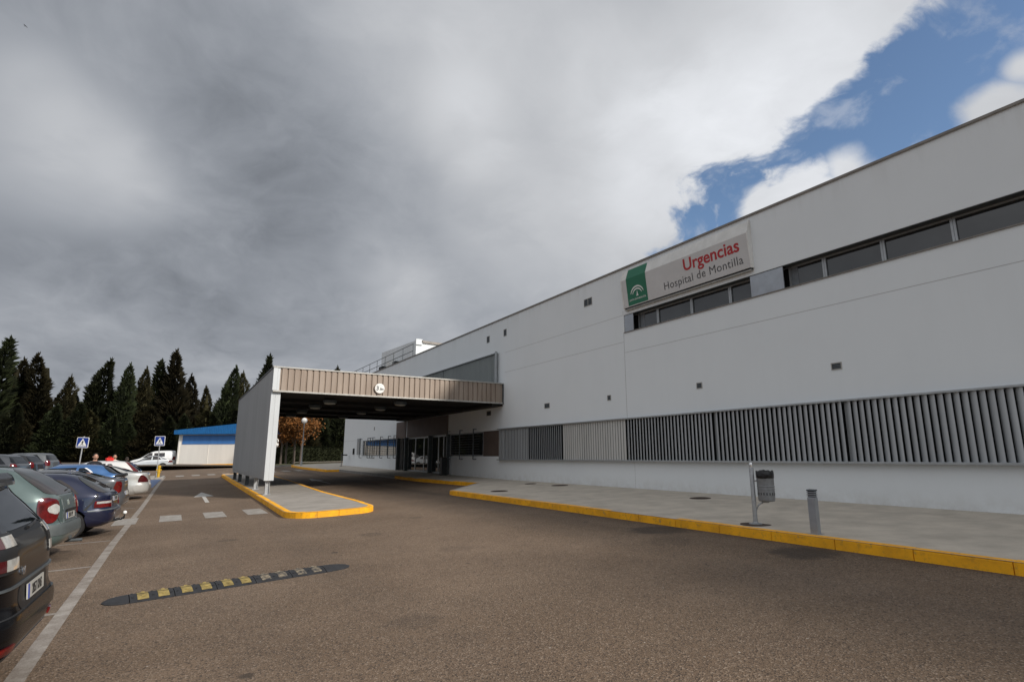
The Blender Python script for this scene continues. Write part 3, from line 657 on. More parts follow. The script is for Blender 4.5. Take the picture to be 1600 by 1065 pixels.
q.build('bracket', MT['galv'], bn, smooth='auto'); q = MB(); q.tube([(.035*.6, -.035*.8, .75), (.09*.6, -.09*.8, .75)], .014, 8); q.build('bracket', MT['galv'], bn, smooth='auto')

b0 = empty('bollard_light', (8.76, 5.52, zg(8.76, 5.52)+.15), R(8), 'short square grey bollard light by the yellow kerb', 'bollard'); b0.rotation_euler = (R(1.0), R(-2.2), R(8))
q = MB(); q.box(-.058, .058, -.058, .058, 0, .56); q.build('post', MT['metal_panel'], b0, bevel=.008)
q = MB(); q.box(-.045, .045, -.045, .045, .56, .668); q.build('lamp_core', MT['dark'], b0)
for z in (.575, .602, .629): 
    q = MB(); q.box(-.058, .058, -.058, .058, z, z+.012); q.build('louvre_ring', MT['metal_panel'], b0)
q = MB(); q.box(-.060, .060, -.060, .060, .652, .675); q.build('cap', MT['steel'], b0, bevel=.005)
q = MB(); q.box(-.1, .1, -.085, .085, -.01, .006); q.build('foot_plate', MT['galv'], b0)

mh = []
for i, (x, y, r, lab) in enumerate(((9.7, 17.3, .30, 'rusty round manhole cover nearest the yellow kerb corner'), (12.33, 19.45, .24, 'small round manhole cover close to the wall under the shut louvres'),
                                  (12.5, 17.7, .32, 'round manhole cover near the wall under the pale shut louvres'), (11.98, 10.63, .27, 'reddish round cover in the pavement left of the litter bin'))):
    q = MB(); q.lathe([(r, -.02), (r, .003), (r-.012, .006)], (0, 0, 0), 28)
    o = q.build('manhole_cover', MT['rust']); o.location = (x, y, zg(x, y)+.152); o.rotation_euler = (0, -math.atan(M), 0); tag(o, lab, 'manhole cover', 'manhole covers in the pavement')
    rr = MB(); rr.lathe([(r*.88, .0055), (r*.88, .009), (r*.80, .009), (r*.80, .0055)], (0, 0, 0), 28)
    for k in range(5): rr.box(-r*.7, r*.7, -.012 + (k-2)*r*.28, .012 + (k-2)*r*.28, .006, .0085)
    rr.build('raised_ribs', MT['rust'], o)

# speed hump
hx, hy = -.545, 8.46
sh = empty('speed_hump', (hx, hy, zg(hx, hy)), math.atan2(.30, 2.95), 'black rubber speed hump with yellow pads across the lane', 'speed hump')
sh.rotation_euler = (0, -math.atan(M), math.atan2(.30, 2.95))
HW, HH = .225, .05
def hz(t): return .010 + (HH-.010)*math.cos(min(1, abs(t))*math.pi/2)**.8
def hump_seg(x0, x1, cap=0):
    mb = MB(); n = 10; vs = []; nx = 8 if cap else 1
    for i in range(nx+1):
        u = i/nx; x = x0 + (x1-x0)*u
        sc_ = 1
        if cap: sc_ = math.sqrt(max(.0, 1-(1-u)**2.2)) if cap < 0 else math.sqrt(max(.0, 1-u**2.2)); sc_ = max(sc_, .05)
        for k in range(n+1): t = -1 + 2*k/n; vs.append((x, t*HW*sc_, max(.008, hz(t)*(sc_ if cap else 1))))
        vs.append((x, -HW*sc_, -.004)); vs.append((x, HW*sc_, -.004))
    W = n+3
    for i in range(nx):
        for k in range(n): mb_f = (i*W+k, (i+1)*W+k, (i+1)*W+k+1, i*W+k+1); mb.f.append(mb_f)
        mb.f.append((i*W+n+1, (i+1)*W+n+1, (i+1)*W, i*W)); mb.f.append((i*W+n, (i+1)*W+n, (i+1)*W+n+2, i*W+n+2))
    mb.f.append(tuple([n+1] + list(range(n+1)) + [n+2])); mb.f.append(tuple([nx*W+n+2] + list(range(nx*W+n, nx*W-1, -1)) + [nx*W+n+1]))
    mb.v = vs; mb.mi = [0]*len(mb.f)
    o = mb.build('end_cap' if cap else 'module', MT['rubber'], sh)
    bm = bmesh.new(); bm.from_mesh(o.data); bmesh.ops.recalc_face_normals(bm, faces=bm.faces[:]); bm.to_mesh(o.data); bm.free()
    return o
hump_seg(0, .262, -1); X = .27
for i in range(5):
    Lm = .457
    o = hump_seg(X, X+Lm-.008)
    for s in (.075, .285):
        for t0, t1 in ((-.86, -.07), (.02, .72)):
            p = MB(); vs = []; n = 5; wv = .115
            for k in range(n+1):
                t = t0 + (t1-t0)*k/n
                vs += [(X+s, t*HW, hz(t)+.003), (X+s+wv, t*HW, hz(t)+.003)]
            p.add(vs, [(2*k, 2*k+1, 2*k+3, 2*k+2) for k in range(n)])
            tc_ = (t0+t1)/2; cx_ = X+s+wv*.55; p.add([(cx_-.022, (tc_-.1)*HW, hz(tc_)+.0035), (cx_+.022, (tc_-.1)*HW, hz(tc_)+.0035), (cx_+.018, (tc_+.06)*HW, hz(tc_)+.012), (cx_-.018, (tc_+.06)*HW, hz(tc_)+.012)], [(0, 1, 2, 3)])
            p.build('reflector_pad', MT['pad'] if i < 3 else MT['padworn'], o)
    bo = MB()
    for (u, t) in ((.03, -.5), (.03, .45), (.42, -.5), (.42, .45), (.235, -.5), (.235, .4)): bo.lathe([(.014, 0), (.014, .004), (.008, .004), (.007, .001)], (X+u, t*HW, hz(t)+.001), 8)
    bo.build('bolts', MT['dark'], o)
    X += Lm
hump_seg(X, X+.40, 1)

# pedestrian crossing signs
def crossing(loc, zbase, zb, zt, wid, tilt, rz, label):
    o = empty('crossing_sign', (loc[0], loc[1], zbase), rz, label, 'road sign', 'pedestrian crossing signs'); o.rotation_euler = (0, tilt, rz)
    hgt = zt - zb; c = (zb + zt)/2 - zbase
    q = MB(); q.lathe([(.03, 0), (.03, c+.3)], (0, .045, 0), 10); q.build('post', MT['galv'], o, smooth='auto')
    def rrect(w, h, r, y0, y1):
        pr = []
        for sx, sz, a in ((1, -1, -90), (1, 1, 0), (-1, 1, 90), (-1, -1, 180)):
            for k in range(5): t = R(a + k*22.5); pr.append((sx*(w/2-r) + r*math.cos(t), c + sz*(h/2-r) + r*math.sin(t)))
        mb = MB(); n = len(pr); mb.add([(x, y0, z) for x, z in pr] + [(x, y1, z) for x, z in pr], [tuple(range(n)), tuple(range(2*n-1, n-1, -1))] + [(i, i+n, (i+1) % n+n, (i+1) % n) for i in range(n)])
        return mb
    pl = rrect(wid, hgt, .05, -.005, .012).build('plate', MT['whitep'], o)
    rrect(wid*.91, hgt*.91, .04, -.009, -.0055).build('blue_field', MT['blue'], pl)
    s = wid; q = MB(); q.add([(-.36*s, -.012, c-.27*s), (.36*s, -.012, c-.27*s), (0, -.012, c+.36*s)], [(0, 1, 2)]); q.add([(-.36*s, -.012, c-.36*s), (.36*s, -.012, c-.36*s), (.36*s, -.012, c-.31*s), (-.36*s, -.012, c-.31*s)], [(0, 1, 2, 3)]); q.build('white_triangle', MT['whitep'], pl)
    q = MB(); y = -.016
    def stick(a, b, w):
        a, b = Vector(a), Vector(b); d = (b-a).normalized(); n = Vector((-d.y, d.x))*w/2
        q.add([(p.x*s, y, c + p.y*s) for p in (a-n, b-n, b+n, a+n)], [(0, 1, 2, 3)])
    q.add([(.025*s + .04*s*math.cos(2*math.pi*k/12), y, c + .15*s + .045*s*math.sin(2*math.pi*k/12)) for k in range(12)], [tuple(range(12))])
    stick((.01, .11), (-.01, -.06), .085); stick((-.01, -.05), (.10, -.23), .05); stick((-.01, -.05), (-.12, -.22), .05); stick((.01, .09), (.11, -.01), .035); stick((.0, .09), (-.10, .0), .035)
    q.build('pedestrian_symbol', MT['ink'], pl); return o
crossing((-3.95, 35.0), zg(-3.95, 35), 2.09, 2.60, .55, R(1.5), R(-24), 'blue pedestrian crossing sign standing among the parked cars, left of the man')
crossing((-.87, 47.3), zg(-.87, 47.3), 2.42, 3.09, .68, R(-.8), R(-24), 'blue pedestrian crossing sign at the end of the row, before the white van')
# yellow hydrant post
yh = empty('yellow_post', (-.72, 46.0, zg(-.72, 46)), 0, 'stubby yellow metal post at the end of the blue parking bay', 'post')
q = MB(); q.lathe([(.16, 0), (.16, .04), (.09, .06), (.085, .42), (.12, .44), (.12, .5), (.085, .52), (.085, .74), (.11, .76), (.10, .86), (.05, .9)], (0, 0, 0), 14); q.build('body', MT['yellow'], yh, smooth='auto')
q = MB(); q.tube([(-.16, 0, .6), (.16, 0, .6)], .045, 10); q.build('outlets', MT['yellow'], yh, smooth='auto')
# globe lamp
lp = empty('street_lamp', (10.5, 56.9, zg(10.5, 56.9)+.15), 0, 'white globe lamp on a slim post beside the autumn trees', 'street lamp')
q = MB(); q.lathe([(.09, 0), (.09, .35), (.05, .4), (.04, 3.85), (.07, 3.9), (.09, 3.97)], (0, 0, 0), 14); q.build('post', MT['alu'], lp, smooth='auto')
q = MB(); q.ball((0, 0, 4.2), .27, 24, 16); q.build('globe', MT['globe'], lp, smooth=True)
# smokers' post by the wing wall
ap = empty('ash_stand', (12.55, 50.2, zg(12.55, 50.2)+.15), 0, 'thin black stand with a flat top by the corner of the white wing', 'ash stand')
q = MB(); q.lathe([(.14, 0), (.14, .02), (.025, .03), (.022, .92)], (0, 0, 0), 12); q.build('stem', MT['steel'], ap, smooth='auto')
q = MB(); q.box(-.05, .45, -.16, .16, .9, 1.0); q.build('tray', MT['black'], ap, bevel=.015)
pb = empty('planter_box', (12.75, 29.0, zg(12.75, 29)+.15), 0, 'slim black box standing right of the entrance doors', 'planter')
q = MB(); q.box(-.16, .16, -.16, .16, 0, .95); q.build('box', MT['black'], pb, bevel=.02); q = MB(); q.box(-.13, .13, -.13, .13, .951, .97); q.build('soil', MT['soil'], pb)

# ---------------------------------------------------------------- blue and white shed
sa, sb_ = Vector((.43, 74.5)), Vector((6.6, 69.5)); d = (sb_-sa).normalized(); ang = math.atan2(d.y, d.x); SL = (sb_-sa).length
sd = empty('shed', (sa.x, sa.y, zg(sa.x, sa.y)), ang, 'cream and blue metal shed with blue ribbed roof beyond the crossing', 'shed')
q = MB(); q.box(0, SL, 0, 7, -.3, 3.62); q.build('wall', MT['shedwall'], sd)
q = MB(); q.box(.42, SL*.47, -.03, -.002, 2.55, 3.55); q.box(SL*.47+.01, SL-.35, -.03, -.002, 2.55, 3.55); q.build('blue_panel', MT['shedblue'], sd)
q = MB(); q.box(-.03, .16, -.05, -.002, -.2, 3.60); q.box(SL-.16, SL+.03, -.05, -.002, -.2, 3.60); q.box(SL*.47-.02, SL*.47+.02, -.02, -.001, -.2, 2.54); q.build('corner_post', MT['shedwall'], sd)
q = MB(); n = 40
for k in range(n):
    x0 = -.35 + (SL+.7)*k/n; x1 = x0 + (SL+.7)/n*.86
    za = 3.64; zb = 4.10 + .75*k/n; x2 = -.35 + (SL+.7)*(k+1)/n
    q.add([(x0, -.5, za), (x1, -.5, za), (x1, -.5, zb), (x0, -.5, zb), (x1, -.45, za), (x2, -.45, za), (x2, -.45, zb), (x1, -.45, zb)], [(0, 1, 2, 3), (4, 5, 6, 7), (1, 4, 7, 2)])
q.add([(-.35, -.5, 4.10), (SL+.35, -.5, 4.85), (SL+.35, 7.4, 4.85), (-.35, 7.4, 4.10), (-.35, -.5, 3.64), (SL+.35, -.5, 3.64), (SL+.35, 7.4, 3.64), (-.35, 7.4, 3.64)], [(0, 1, 2, 3), (4, 7, 6, 5), (0, 3, 7, 4), (1, 5, 6, 2), (3, 2, 6, 7)])
q.build('roof', MT['shedroof'], sd)
kerb('shed_kerb', [(-.5, 75.0), (-.35, 73.6), (9.2, 65.9)], .3, MT['kerb'], 1, h=.3)

# ---------------------------------------------------------------- vegetation
def leafmesh(mb, p, d, L, wd, rnd):
    """a thin leafy tuft: two crossed slivers pointing along d"""
    d = d.normalized(); u = d.cross(Vector((rnd.uniform(-1, 1), rnd.uniform(-1, 1), rnd.uniform(-1, 1)))).normalized()
    for k in range(2):
        mb.add([p - u*wd*.5, p + d*L*.45 + u*wd, p + d*L, p + d*L*.45 - u*wd], [(0, 1, 2, 3)]); u = d.cross(u)
def cypress_mesh(seed, spread, ragged, n=3800):
    """unit cypress: 10 m high"""
    rnd = random.Random(seed); H = 10; crown = MB(); lump = [(rnd.uniform(0, 6.28), rnd.uniform(.08, .9), rnd.uniform(.1, .35), rnd.uniform(.05, .16)) for _ in range(26)]
    lean = rnd.uniform(-.02, .02)
    def rad(u, a):
        r = spread*min(1, (u/.10+.25)**.5)*max(.012, (1-u))**(.62 + ragged*.35)*(.86 + .14*math.sin(u*31+seed))
        for (la, lu, lw, lr) in lump:
            da = math.cos(a-la)
            if da > 0: r += spread*lr*2.2*da**2*math.exp(-((u-lu)/(lw*.35))**2)*(1-u)**.5
        return r
    for _ in range(n):
        u = rnd.random()**1.25; a = rnd.uniform(0, 6.283); r = rad(u, a)*rnd.uniform(.72, 1.04)
        p = Vector((math.cos(a)*r + lean*u*u*H*4, math.sin(a)*r, .35 + u*(H-.75)))
        d = Vector((math.cos(a)*rnd.uniform(.4, 1.1), math.sin(a)*rnd.uniform(.4, 1.1), rnd.uniform(.3, 1.1)))
        s = (.35 + .65*(1-u))*rnd.uniform(.7, 1.4)
        leafmesh(crown, p, d, .62*s*(1+ragged), .085*s*(1+ragged), rnd)
    for k in range(14): leafmesh(crown, Vector((lean*H*4 + rnd.uniform(-.03, .03), rnd.uniform(-.03, .03), H-.9+k*.05)), Vector((rnd.uniform(-.35, .35), rnd.uniform(-.35, .35), 1)), .5, .06, rnd)
    core = [(rad(u, 0)*.0 + spread*(.86-.2*ragged)*min(1, (u/.1+.25)**.5)*(1-u)**(.60+.3*ragged) + .01, .4 + u*(H-1.2)) for u in (0, .1, .25, .45, .65, .82, .95)]
    crown.lathe(core, (0, 0, 0), 9)
    tr = MB(); tr.tube([(0, 0, -.4), (0, 0, 2), (lean*8, 0, 8)], [.16, .13, .03], 7)
    def me(mb, nm, mt):
        x = bpy.data.meshes.new(nm); x.from_pydata(mb.v, [], mb.f); x.materials.append(mt); return x
    return me(crown, 'crown', MT['foliageb'] if seed % 2 else MT['foliage']), me(tr, 'trunk', MT['darkbark'])
kinds = {'slim': [cypress_mesh(2, .72, .0), cypress_mesh(3, .85, .1)], 'full': [cypress_mesh(4, 1.25, .15), cypress_mesh(5, 1.4, .2), cypress_mesh(6, 1.15, .25)], 'ragged': [cypress_mesh(8, .95, .75, 1700), cypress_mesh(9, 1.1, .6, 2000)]}
def cypress(x, y, top, kind, i, label, rz, wscale=1, group='cypress trees behind the car park'):
    cm_, tm = kinds[kind][i % len(kinds[kind])]; z0 = zg(x, y); s = (top - z0)/10
    o = empty('cypress_tree', (x, y, z0), rz, label, 'tree', group); o.rotation_euler = (R(2.6*math.sin(i*2.3+x)), R(2.6*math.cos(i*1.7-x)), rz); o.scale = (s*wscale, s*wscale, s)
    for nm, me in (('crown', cm_), ('trunk', tm)):
        c = bpy.data.objects.new(nm, me); C.objects.link(c); c.parent = o
tops = [(-19.9, 16.3, 'ragged', 1.35, 'tall ragged cypress cut by the left edge of the photo'), (-17.8, 14.0, 'slim', 1.25, 'slim pointed cypress, first whole one from the left'), (-16.5, 12.9, 'full', .9, 'shorter cypress just right of the slim leftmost one'),
        (-14.8, 14.2, 'slim', 1.35, 'tall narrow cypress fourth from the left on the skyline'), (-12.45, 11.9, 'full', .95, 'low broad cypress left of the thick bushy one'), (-10.1, 14.6, 'full', 1.2, 'thick bushy cypress with a blunt top above the left crossing sign'),
        (-6.5, 13.8, 'full', 1.0, 'leaning topped cypress right of the wide gap in the row'), (-4.4, 13.6, 'full', .85, 'cypress with a soft point left of the two ragged spires'), (-2.7, 14.9, 'ragged', 1.1, 'ragged cypress spire above the right crossing sign'),
        (-.4, 16.2, 'ragged', 1.1, 'tallest ragged cypress spire above the shed left end'), (1.6, 13.1, 'full', .95, 'cypress with a bent tip above the shed roof'), (3.4, 11.6, 'slim', 1.1, 'small slim cypress above the middle of the shed'),
        (5.6, 14.7, 'full', 1.0, 'broad cypress above the right end of the shed'), (7.4, 14.0, 'full', .85, 'cypress beside the canopy side wall'), (10.1, 17.0, 'ragged', .95, 'thin crooked cypress rising behind the canopy corner'), (21.3, 15.8, 'ragged', .9, 'cypress tip peeping over the canopy roof')]
for i, (x, t, k, ws, lab) in enumerate(tops): cypress(x, 90 + (i % 3)*.7, t, k, i, lab, i*1.3, ws)
rnd = random.Random(3)
for i in range(22):
    x = -23 + i*2.2 + rnd.uniform(-.4, .4)
    near = min(t for xx, t, *_ in tops if abs(xx-x) < 6.5)
    cypress(x, 94 + rnd.uniform(0, 3), min(near*.86, 12.2) + rnd.uniform(-1.6, .0), 'full', i, 'dark cypress filling the back row of the tree belt', i*.9, 1.25, 'back row cypress trees')
for i in range(16):
    x = -21 + i*2.0 + rnd.uniform(-.3, .3)
    if x < 11.5: cypress(x, 86.5 + rnd.uniform(-.6, .6), rnd.uniform(5.8, 8.2), 'full', i+1, 'low dense conifer in the front row of the tree belt', i*1.7, 1.75, 'front row conifers')
for i, (x, y) in enumerate(((12.5, 84), (15.2, 82), (17.8, 83), (20.5, 84), (23.5, 84), (13.8, 88), (18.5, 89), (26, 84))): cypress(x, y, rnd.uniform(9, 12), 'full', i, 'dark conifer behind the hedge, seen under the canopy', i*1.1, 1.4, 'conifers behind the hedge')
# autumn trees
def autumn_mesh(seed):
    rnd = random.Random(seed); cr = MB(); tr = MB()
    tr.tube([(0, 0, -.1), (.02, .02, 1.2), (.05, 0, 2.3), (.03, .05, 3.4)], [.13, .10, .09, .05], 8)
    for k in range(7):
        a = k*.9 + rnd.random(); tr.tube([(.04, 0, 1.9 + .15*k), (.6*math.cos(a), .6*math.sin(a), 2.7+.2*k), (1.3*math.cos(a), 1.3*math.sin(a), 3.3+.28*k)], [.05, .035, .012], 6)
    clumps = [(rnd.uniform(-1.5, 1.5), rnd.uniform(-1.5, 1.5), rnd.uniform(2.5, 5.6), rnd.uniform(.45, .85)) for _ in range(42)]
    for (x, y, z, r) in clumps:
        if (x*x+y*y)/3.4 + ((z-4)/1.75)**2 > 1: continue
        for _ in range(75):
            d = Vector((rnd.gauss(0, 1), rnd.gauss(0, 1), rnd.gauss(0, .8))).normalized()*r*rnd.uniform(.3, 1.1); p = Vector((x, y, z)) + d
            u = Vector((rnd.uniform(-1, 1), rnd.uniform(-1, 1), rnd.uniform(-1, 1))).normalized(); v = u.cross(Vector((rnd.uniform(-1, 1), rnd.uniform(-1, 1), rnd.uniform(-1, 1)))).normalized(); s = rnd.uniform(.07, .13)
            cr.add([p-u*s, p+v*s*.8, p+u*s, p-v*s*.8], [(0, 1, 2, 3)])
    def me(mb, nm, mt):
        x = bpy.data.meshes.new(nm); x.from_pydata(mb.v, [], mb.f); x.materials.append(mt); return x
    return me(cr, 'crown', MT['autumn']), me(tr, 'trunk', MT['bark'])
ams = [autumn_mesh(1), autumn_mesh(2)]
for i, (x, y, s, lab) in enumerate(((10.05, 66.2, .95, 'leftmost orange autumn tree next to the canopy wall end'), (10.65, 66.6, .95, 'second orange autumn tree from the left under the canopy'), (11.3, 65.6, 1.0, 'third orange autumn tree, left of the globe lamp post'), (11.75, 64.4, 1.05, 'rightmost orange autumn tree, closest to the globe lamp'))):
    o = empty('autumn_tree', (x, y, zg(x, y)+.12), i*1.9, lab, 'tree', 'orange autumn trees'); o.scale = (s, s, s)
    for nm, me in zip(('crown', 'trunk'), ams[i % 2]):
        c = bpy.data.objects.new(nm, me); C.objects.link(c); c.parent = o
hd = MB(); rnd = random.Random(11)
hd.box(9.6, 34, 70, 71.4, 0, 2.7)
for _ in range(5200):
    x = rnd.uniform(9.5, 34); side = rnd.random(); z = rnd.uniform(.9, 2.85); y = 69.95
    if side < .25: z = 2.75; y = rnd.uniform(69.9, 71.4)
    leafmesh(hd, Vector((x, y, z)), Vector((rnd.uniform(-.6, .6), -.6, rnd.uniform(-.3, .9))), rnd.uniform(.12, .28), .045, rnd)
tag(hd.build('hedge', MT['hedge']), 'long clipped dark hedge behind the pale gravel strip', 'hedge')

# ---------------------------------------------------------------- cars
def pchip(pts):
    xs = [p[0] for p in pts]; ys = [p[1] for p in pts]; n = len(xs)
    h = [xs[i+1]-xs[i] for i in range(n-1)]; dl = [(ys[i+1]-ys[i])/h[i] for i in range(n-1)]; m = [0]*n
    m[0], m[-1] = dl[0], dl[-1]
    for i in range(1, n-1): m[i] = 0 if dl[i-1]*dl[i] <= 0 else 2*dl[i-1]*dl[i]/(dl[i-1]+dl[i])
    def f(x):
        if x <= xs[0]: return ys[0]
        if x >= xs[-1]: return ys[-1]
        i = max(k for k in range(n-1) if xs[k] <= x); t = (x-xs[i])/h[i]
        return ys[i]*(1+2*t)*(1-t)**2 + h[i]*m[i]*t*(1-t)**2 + ys[i+1]*t*t*(3-2*t) + h[i]*m[i+1]*t*t*(t-1)
    return f
class Car:
    """body surface described by level outlines: rear end, front end and half width at every height"""
    def __init__(s, name, loc, rz, label, paintm, rear, front, half, n=7, wheel=.30, axles=(-.75, -3.3), track=None, ground=None, boolean=True, cat='car', group='parked cars'):
        z = zg(loc[0]-1.5, loc[1]) if ground is None else ground
        s.o = empty(name, (loc[0], loc[1], zg(*loc[:2]) if ground is None else ground), rz, label, cat, group)
        s.o.rotation_euler = (0, (-math.atan(M) if loc[0] > -6 else 0)*math.cos(rz), rz)
        s.xr, s.xf, s.w, s.n = pchip(rear), pchip(front), pchip(half), n
        s.paint = paintm; zs = sorted({p[0] for p in rear} | {p[0] for p in front} | {p[0] for p in half}); s.zmin, s.zmax = zs[0], zs[-1]
        lv = []
        for a, b in zip(zs, zs[1:]):
            k = max(2, int((b-a)/.035)+1)
            lv += [a + (b-a)*i/k for i in range(k)]
        lv.append(zs[-1])
        # angles spread evenly along the outline
        A, Wd = 2.1, .86; th = []; N = 400; P = []
        for k in range(N+1):
            t = 2*math.pi*k/N; P.append(s.unit(t))
        acc = [0]
        for k in range(N): acc.append(acc[-1] + math.hypot((P[k+1][0]-P[k][0])*A, (P[k+1][1]-P[k][1])*Wd))
        NT = 76; j = 0
        for k in range(NT):
            tgt = acc[-1]*k/NT
            while acc[j+1] < tgt: j += 1
            th.append(2*math.pi*(j + (tgt-acc[j])/max(1e-9, acc[j+1]-acc[j]))/N)
        mb = MB(); mb.v = [tuple(s.S(z, t)) for z in lv for t in th]; NL = len(lv)
        mb.f = [(i*NT+k, i*NT+(k+1) % NT, (i+1)*NT+(k+1) % NT, (i+1)*NT+k) for i in range(NL-1) for k in range(NT)] + [tuple(range(NT))[::-1], tuple(range((NL-1)*NT, NL*NT))]
        mb.mi = [0]*len(mb.f)
        s.body = mb.build('body', [paintm, MT['black']], s.o, smooth='auto', angle=42)
        s.wheel, s.axles = wheel, axles
        tr = track or (s.w(wheel+.1) - .11)
        if boolean:
            cm = MB()
            for ax in axles:
                for sd_ in (1, -1): cm.lathe([(wheel+.055, -.16), (wheel+.055, .30)], (0, 0, 0), 28, mtx=Matrix.Translation((ax, sd_*tr, wheel)) @ Matrix.Rotation(R(-90*sd_), 4, 'X'))
            co = cm.build('well', [MT['black'], MT['black']], None); co.matrix_world = Matrix.Identity(4)
            bo = s.body.copy(); bo.parent = None; bo.matrix_world = Matrix.Identity(4); C.objects.link(bo)
            md = bo.modifiers.new('cut', 'BOOLEAN'); md.object = co; md.operation = 'DIFFERENCE'; md.solver = 'EXACT'; md.material_mode = 'TRANSFER'
            bpy.context.view_layer.update()
            me = bpy.data.meshes.new_from_object(bo.evaluated_get(DG())); s.body.data = me
            bpy.data.objects.remove(bo); bpy.data.objects.remove(co)
        for ax in axles:
            for sd_ in (1, -1):
                mx = Matrix.Translation((ax, sd_*tr, wheel)) @ Matrix.Rotation(R(-90*sd_), 4, 'X')
                q = MB(); q.lathe([(wheel*.62, -.1), (wheel*.93, -.1), (wheel, -.07), (wheel, .07), (wheel*.93, .1), (wheel*.66, .095), (wheel*.62, .06)], (0, 0, 0), 28, mtx=mx)
                wo = q.build('wheel', MT['tyre'], s.o, smooth='auto')
                q = MB(); q.lathe([(wheel*.64, .03), (wheel*.64, .085), (wheel*.58, .08), (wheel*.5, .05), (wheel*.2, .06), (wheel*.12, .085)], (0, 0, 0), 24, mtx=mx)
                for k in range(5):
                    a = k*1.2566; q.box(wheel*.1, wheel*.57, -.03, .03, .05, .085, mtx=mx @ Matrix.Rotation(a, 4, 'Z'))
                q.build('rim', MT['rim'], wo, smooth='auto')
    def unit(s, t):
        c, q = math.cos(t), math.sin(t); e = 2/s.n
        return (math.copysign(abs(c)**e, c), math.copysign(abs(q)**e, q))
    def S(s, z, t):
        a, b, w = s.xr(z), s.xf(z), s.w(z); u = s.unit(t)
        return Vector(((a+b)/2 + (a-b)/2*u[0], w*u[1], z))
    def th_rear(s, y):   # y as a fraction of the half width; beyond 1 runs forward along the side in metres
        k = min(abs(y), .9995)
        return math.copysign(math.asin(k**(s.n/2)), y)
    def th_side(s, x, z, sd_):
        a, b = s.xr(z), s.xf(z); u = max(-.9999, min(.9999, (x-(a+b)/2)/((a-b)/2))); c = math.copysign(abs(u)**(s.n/2), u)
        return sd_*math.acos(c)
    def P(s, z, t, d):
        e = 2e-3; p = s.S(z, t); n = (s.S(z, t+e) - s.S(z, t-e)).cross(s.S(min(z+.004, s.zmax), t) - s.S(max(z-.004, s.zmin), t))
        n = n.normalized() if n.length > 1e-9 else Vector((0, 0, 1))
        return p + n*d
    def patch(s, name, rows, m, d=.005, side=None, nc=14, parent=None, nr=None, smooth=True):
        """a real panel lying on the body surface. rows: (z, left, right); side=None reads them as fractions across the rear, +-1 as x along that flank"""
        fl, fr = pchip([(r[0], r[1]) for r in rows]), pchip([(r[0], r[2]) for r in rows]); z0, z1 = rows[0][0], rows[-1][0]
        nr = nr or max(5, int((z1-z0)/.03)); g = []
        for i in range(-1, nr+2):
            z = z0 + (z1-z0)*min(max(i, 0), nr)/nr; row = []
            for k in range(-1, nc+2):
                t = min(max(k, 0), nc)/nc; h = fl(z) + (fr(z)-fl(z))*t
                th = s.th_rear(h) if side is None else s.th_side(h, z, side)
                edge = i in (-1, nr+1) or k in (-1, nc+1)
                row.append(s.P(z, th, -.006 if edge else d))
            g.append(row)
        mb = MB(); W = nc+3; mb.add([p for r in g for p in r], [(i*W+k, i*W+k+1, (i+1)*W+k+1, (i+1)*W+k) for i in range(nr+2) for k in range(nc+2)])
        o = mb.build(name, m, parent or s.o, smooth='auto', angle=40)
        bm = bmesh.new(); bm.from_mesh(o.data); bmesh.ops.recalc_face_normals(bm, faces=bm.faces[:]); bm.to_mesh(o.data); bm.free()
        return o
    def at(s, z, y): return s.S(z, s.th_rear(y))
    def plate_box(s, name, z, w, h, m, d=.012, y=0, parent=None, t=.01):
        p = s.at(z, y); up = (s.at(z+.04, y) - s.at(z-.04, y)).normalized(); rt = Vector((0, 1, 0)); n = rt.cross(up).normalized()
        if n.x < 0: n = -n
        mtx = basis(p + n*d, rt, up, n); q = MB(); q.box(-w/2, w/2, -h/2, h/2, -t, 0, mtx=mtx); return q.build(name, m, parent or s.o), mtx
    def number_plate(s, z, txt=None, d=.014, y=0, wid=.52):
        po, mtx = s.plate_box('number_plate', z, wid, .11, MT['plate'], d, y)
        q = MB(); q.box(-wid/2+.003, -wid/2+.045, -.052, .052, .0005, .002, mtx=mtx); q.build('blue_strip', MT['eublue'], po)
        if txt: xf(text_mb(txt, .105, .0015, .0006, 'CENTER', sx=.72), mtx @ Matrix.Translation((.02, -.037, .002))).build('lettering', MT['ink'], po)
        return po
    def glass_sides(s, spans, m, d=.004):
        for side in (1, -1):
            for rows in spans: s.patch('side_window', rows, m, d, side=side, nc=10)
    def seams(s, z0, z1, y0, y1):
        """shut lines round the tailgate"""
        for sd_ in (1, -1):
            a, b = sorted((sd_*y0, sd_*(y0 + .011))); a2, b2 = sorted((sd_*y1, sd_*(y1 + .011)))
            s.patch('shut_line', [(z0, a, b), ((z0+z1)/2, (a+a2)/2, (b+b2)/2), (z1, a2, b2)], MT['dark'], .0015, nc=2)
        s.patch('shut_line', [(z0-.008, -y0, y0), (z0, -y0, y0)], MT['dark'], .0015, nc=20, nr=2)
    def wiper(s, z, y0, y1):
        q = MB(); a, b = s.P(z, s.th_rear(y0), .012), s.P(z+.03, s.th_rear(y1), .012); q.tube([a, (a+b)/2 + Vector((.012, 0, .006)), b], [.014, .009, .006], 6); q.build('wiper', MT['black'], s.o)

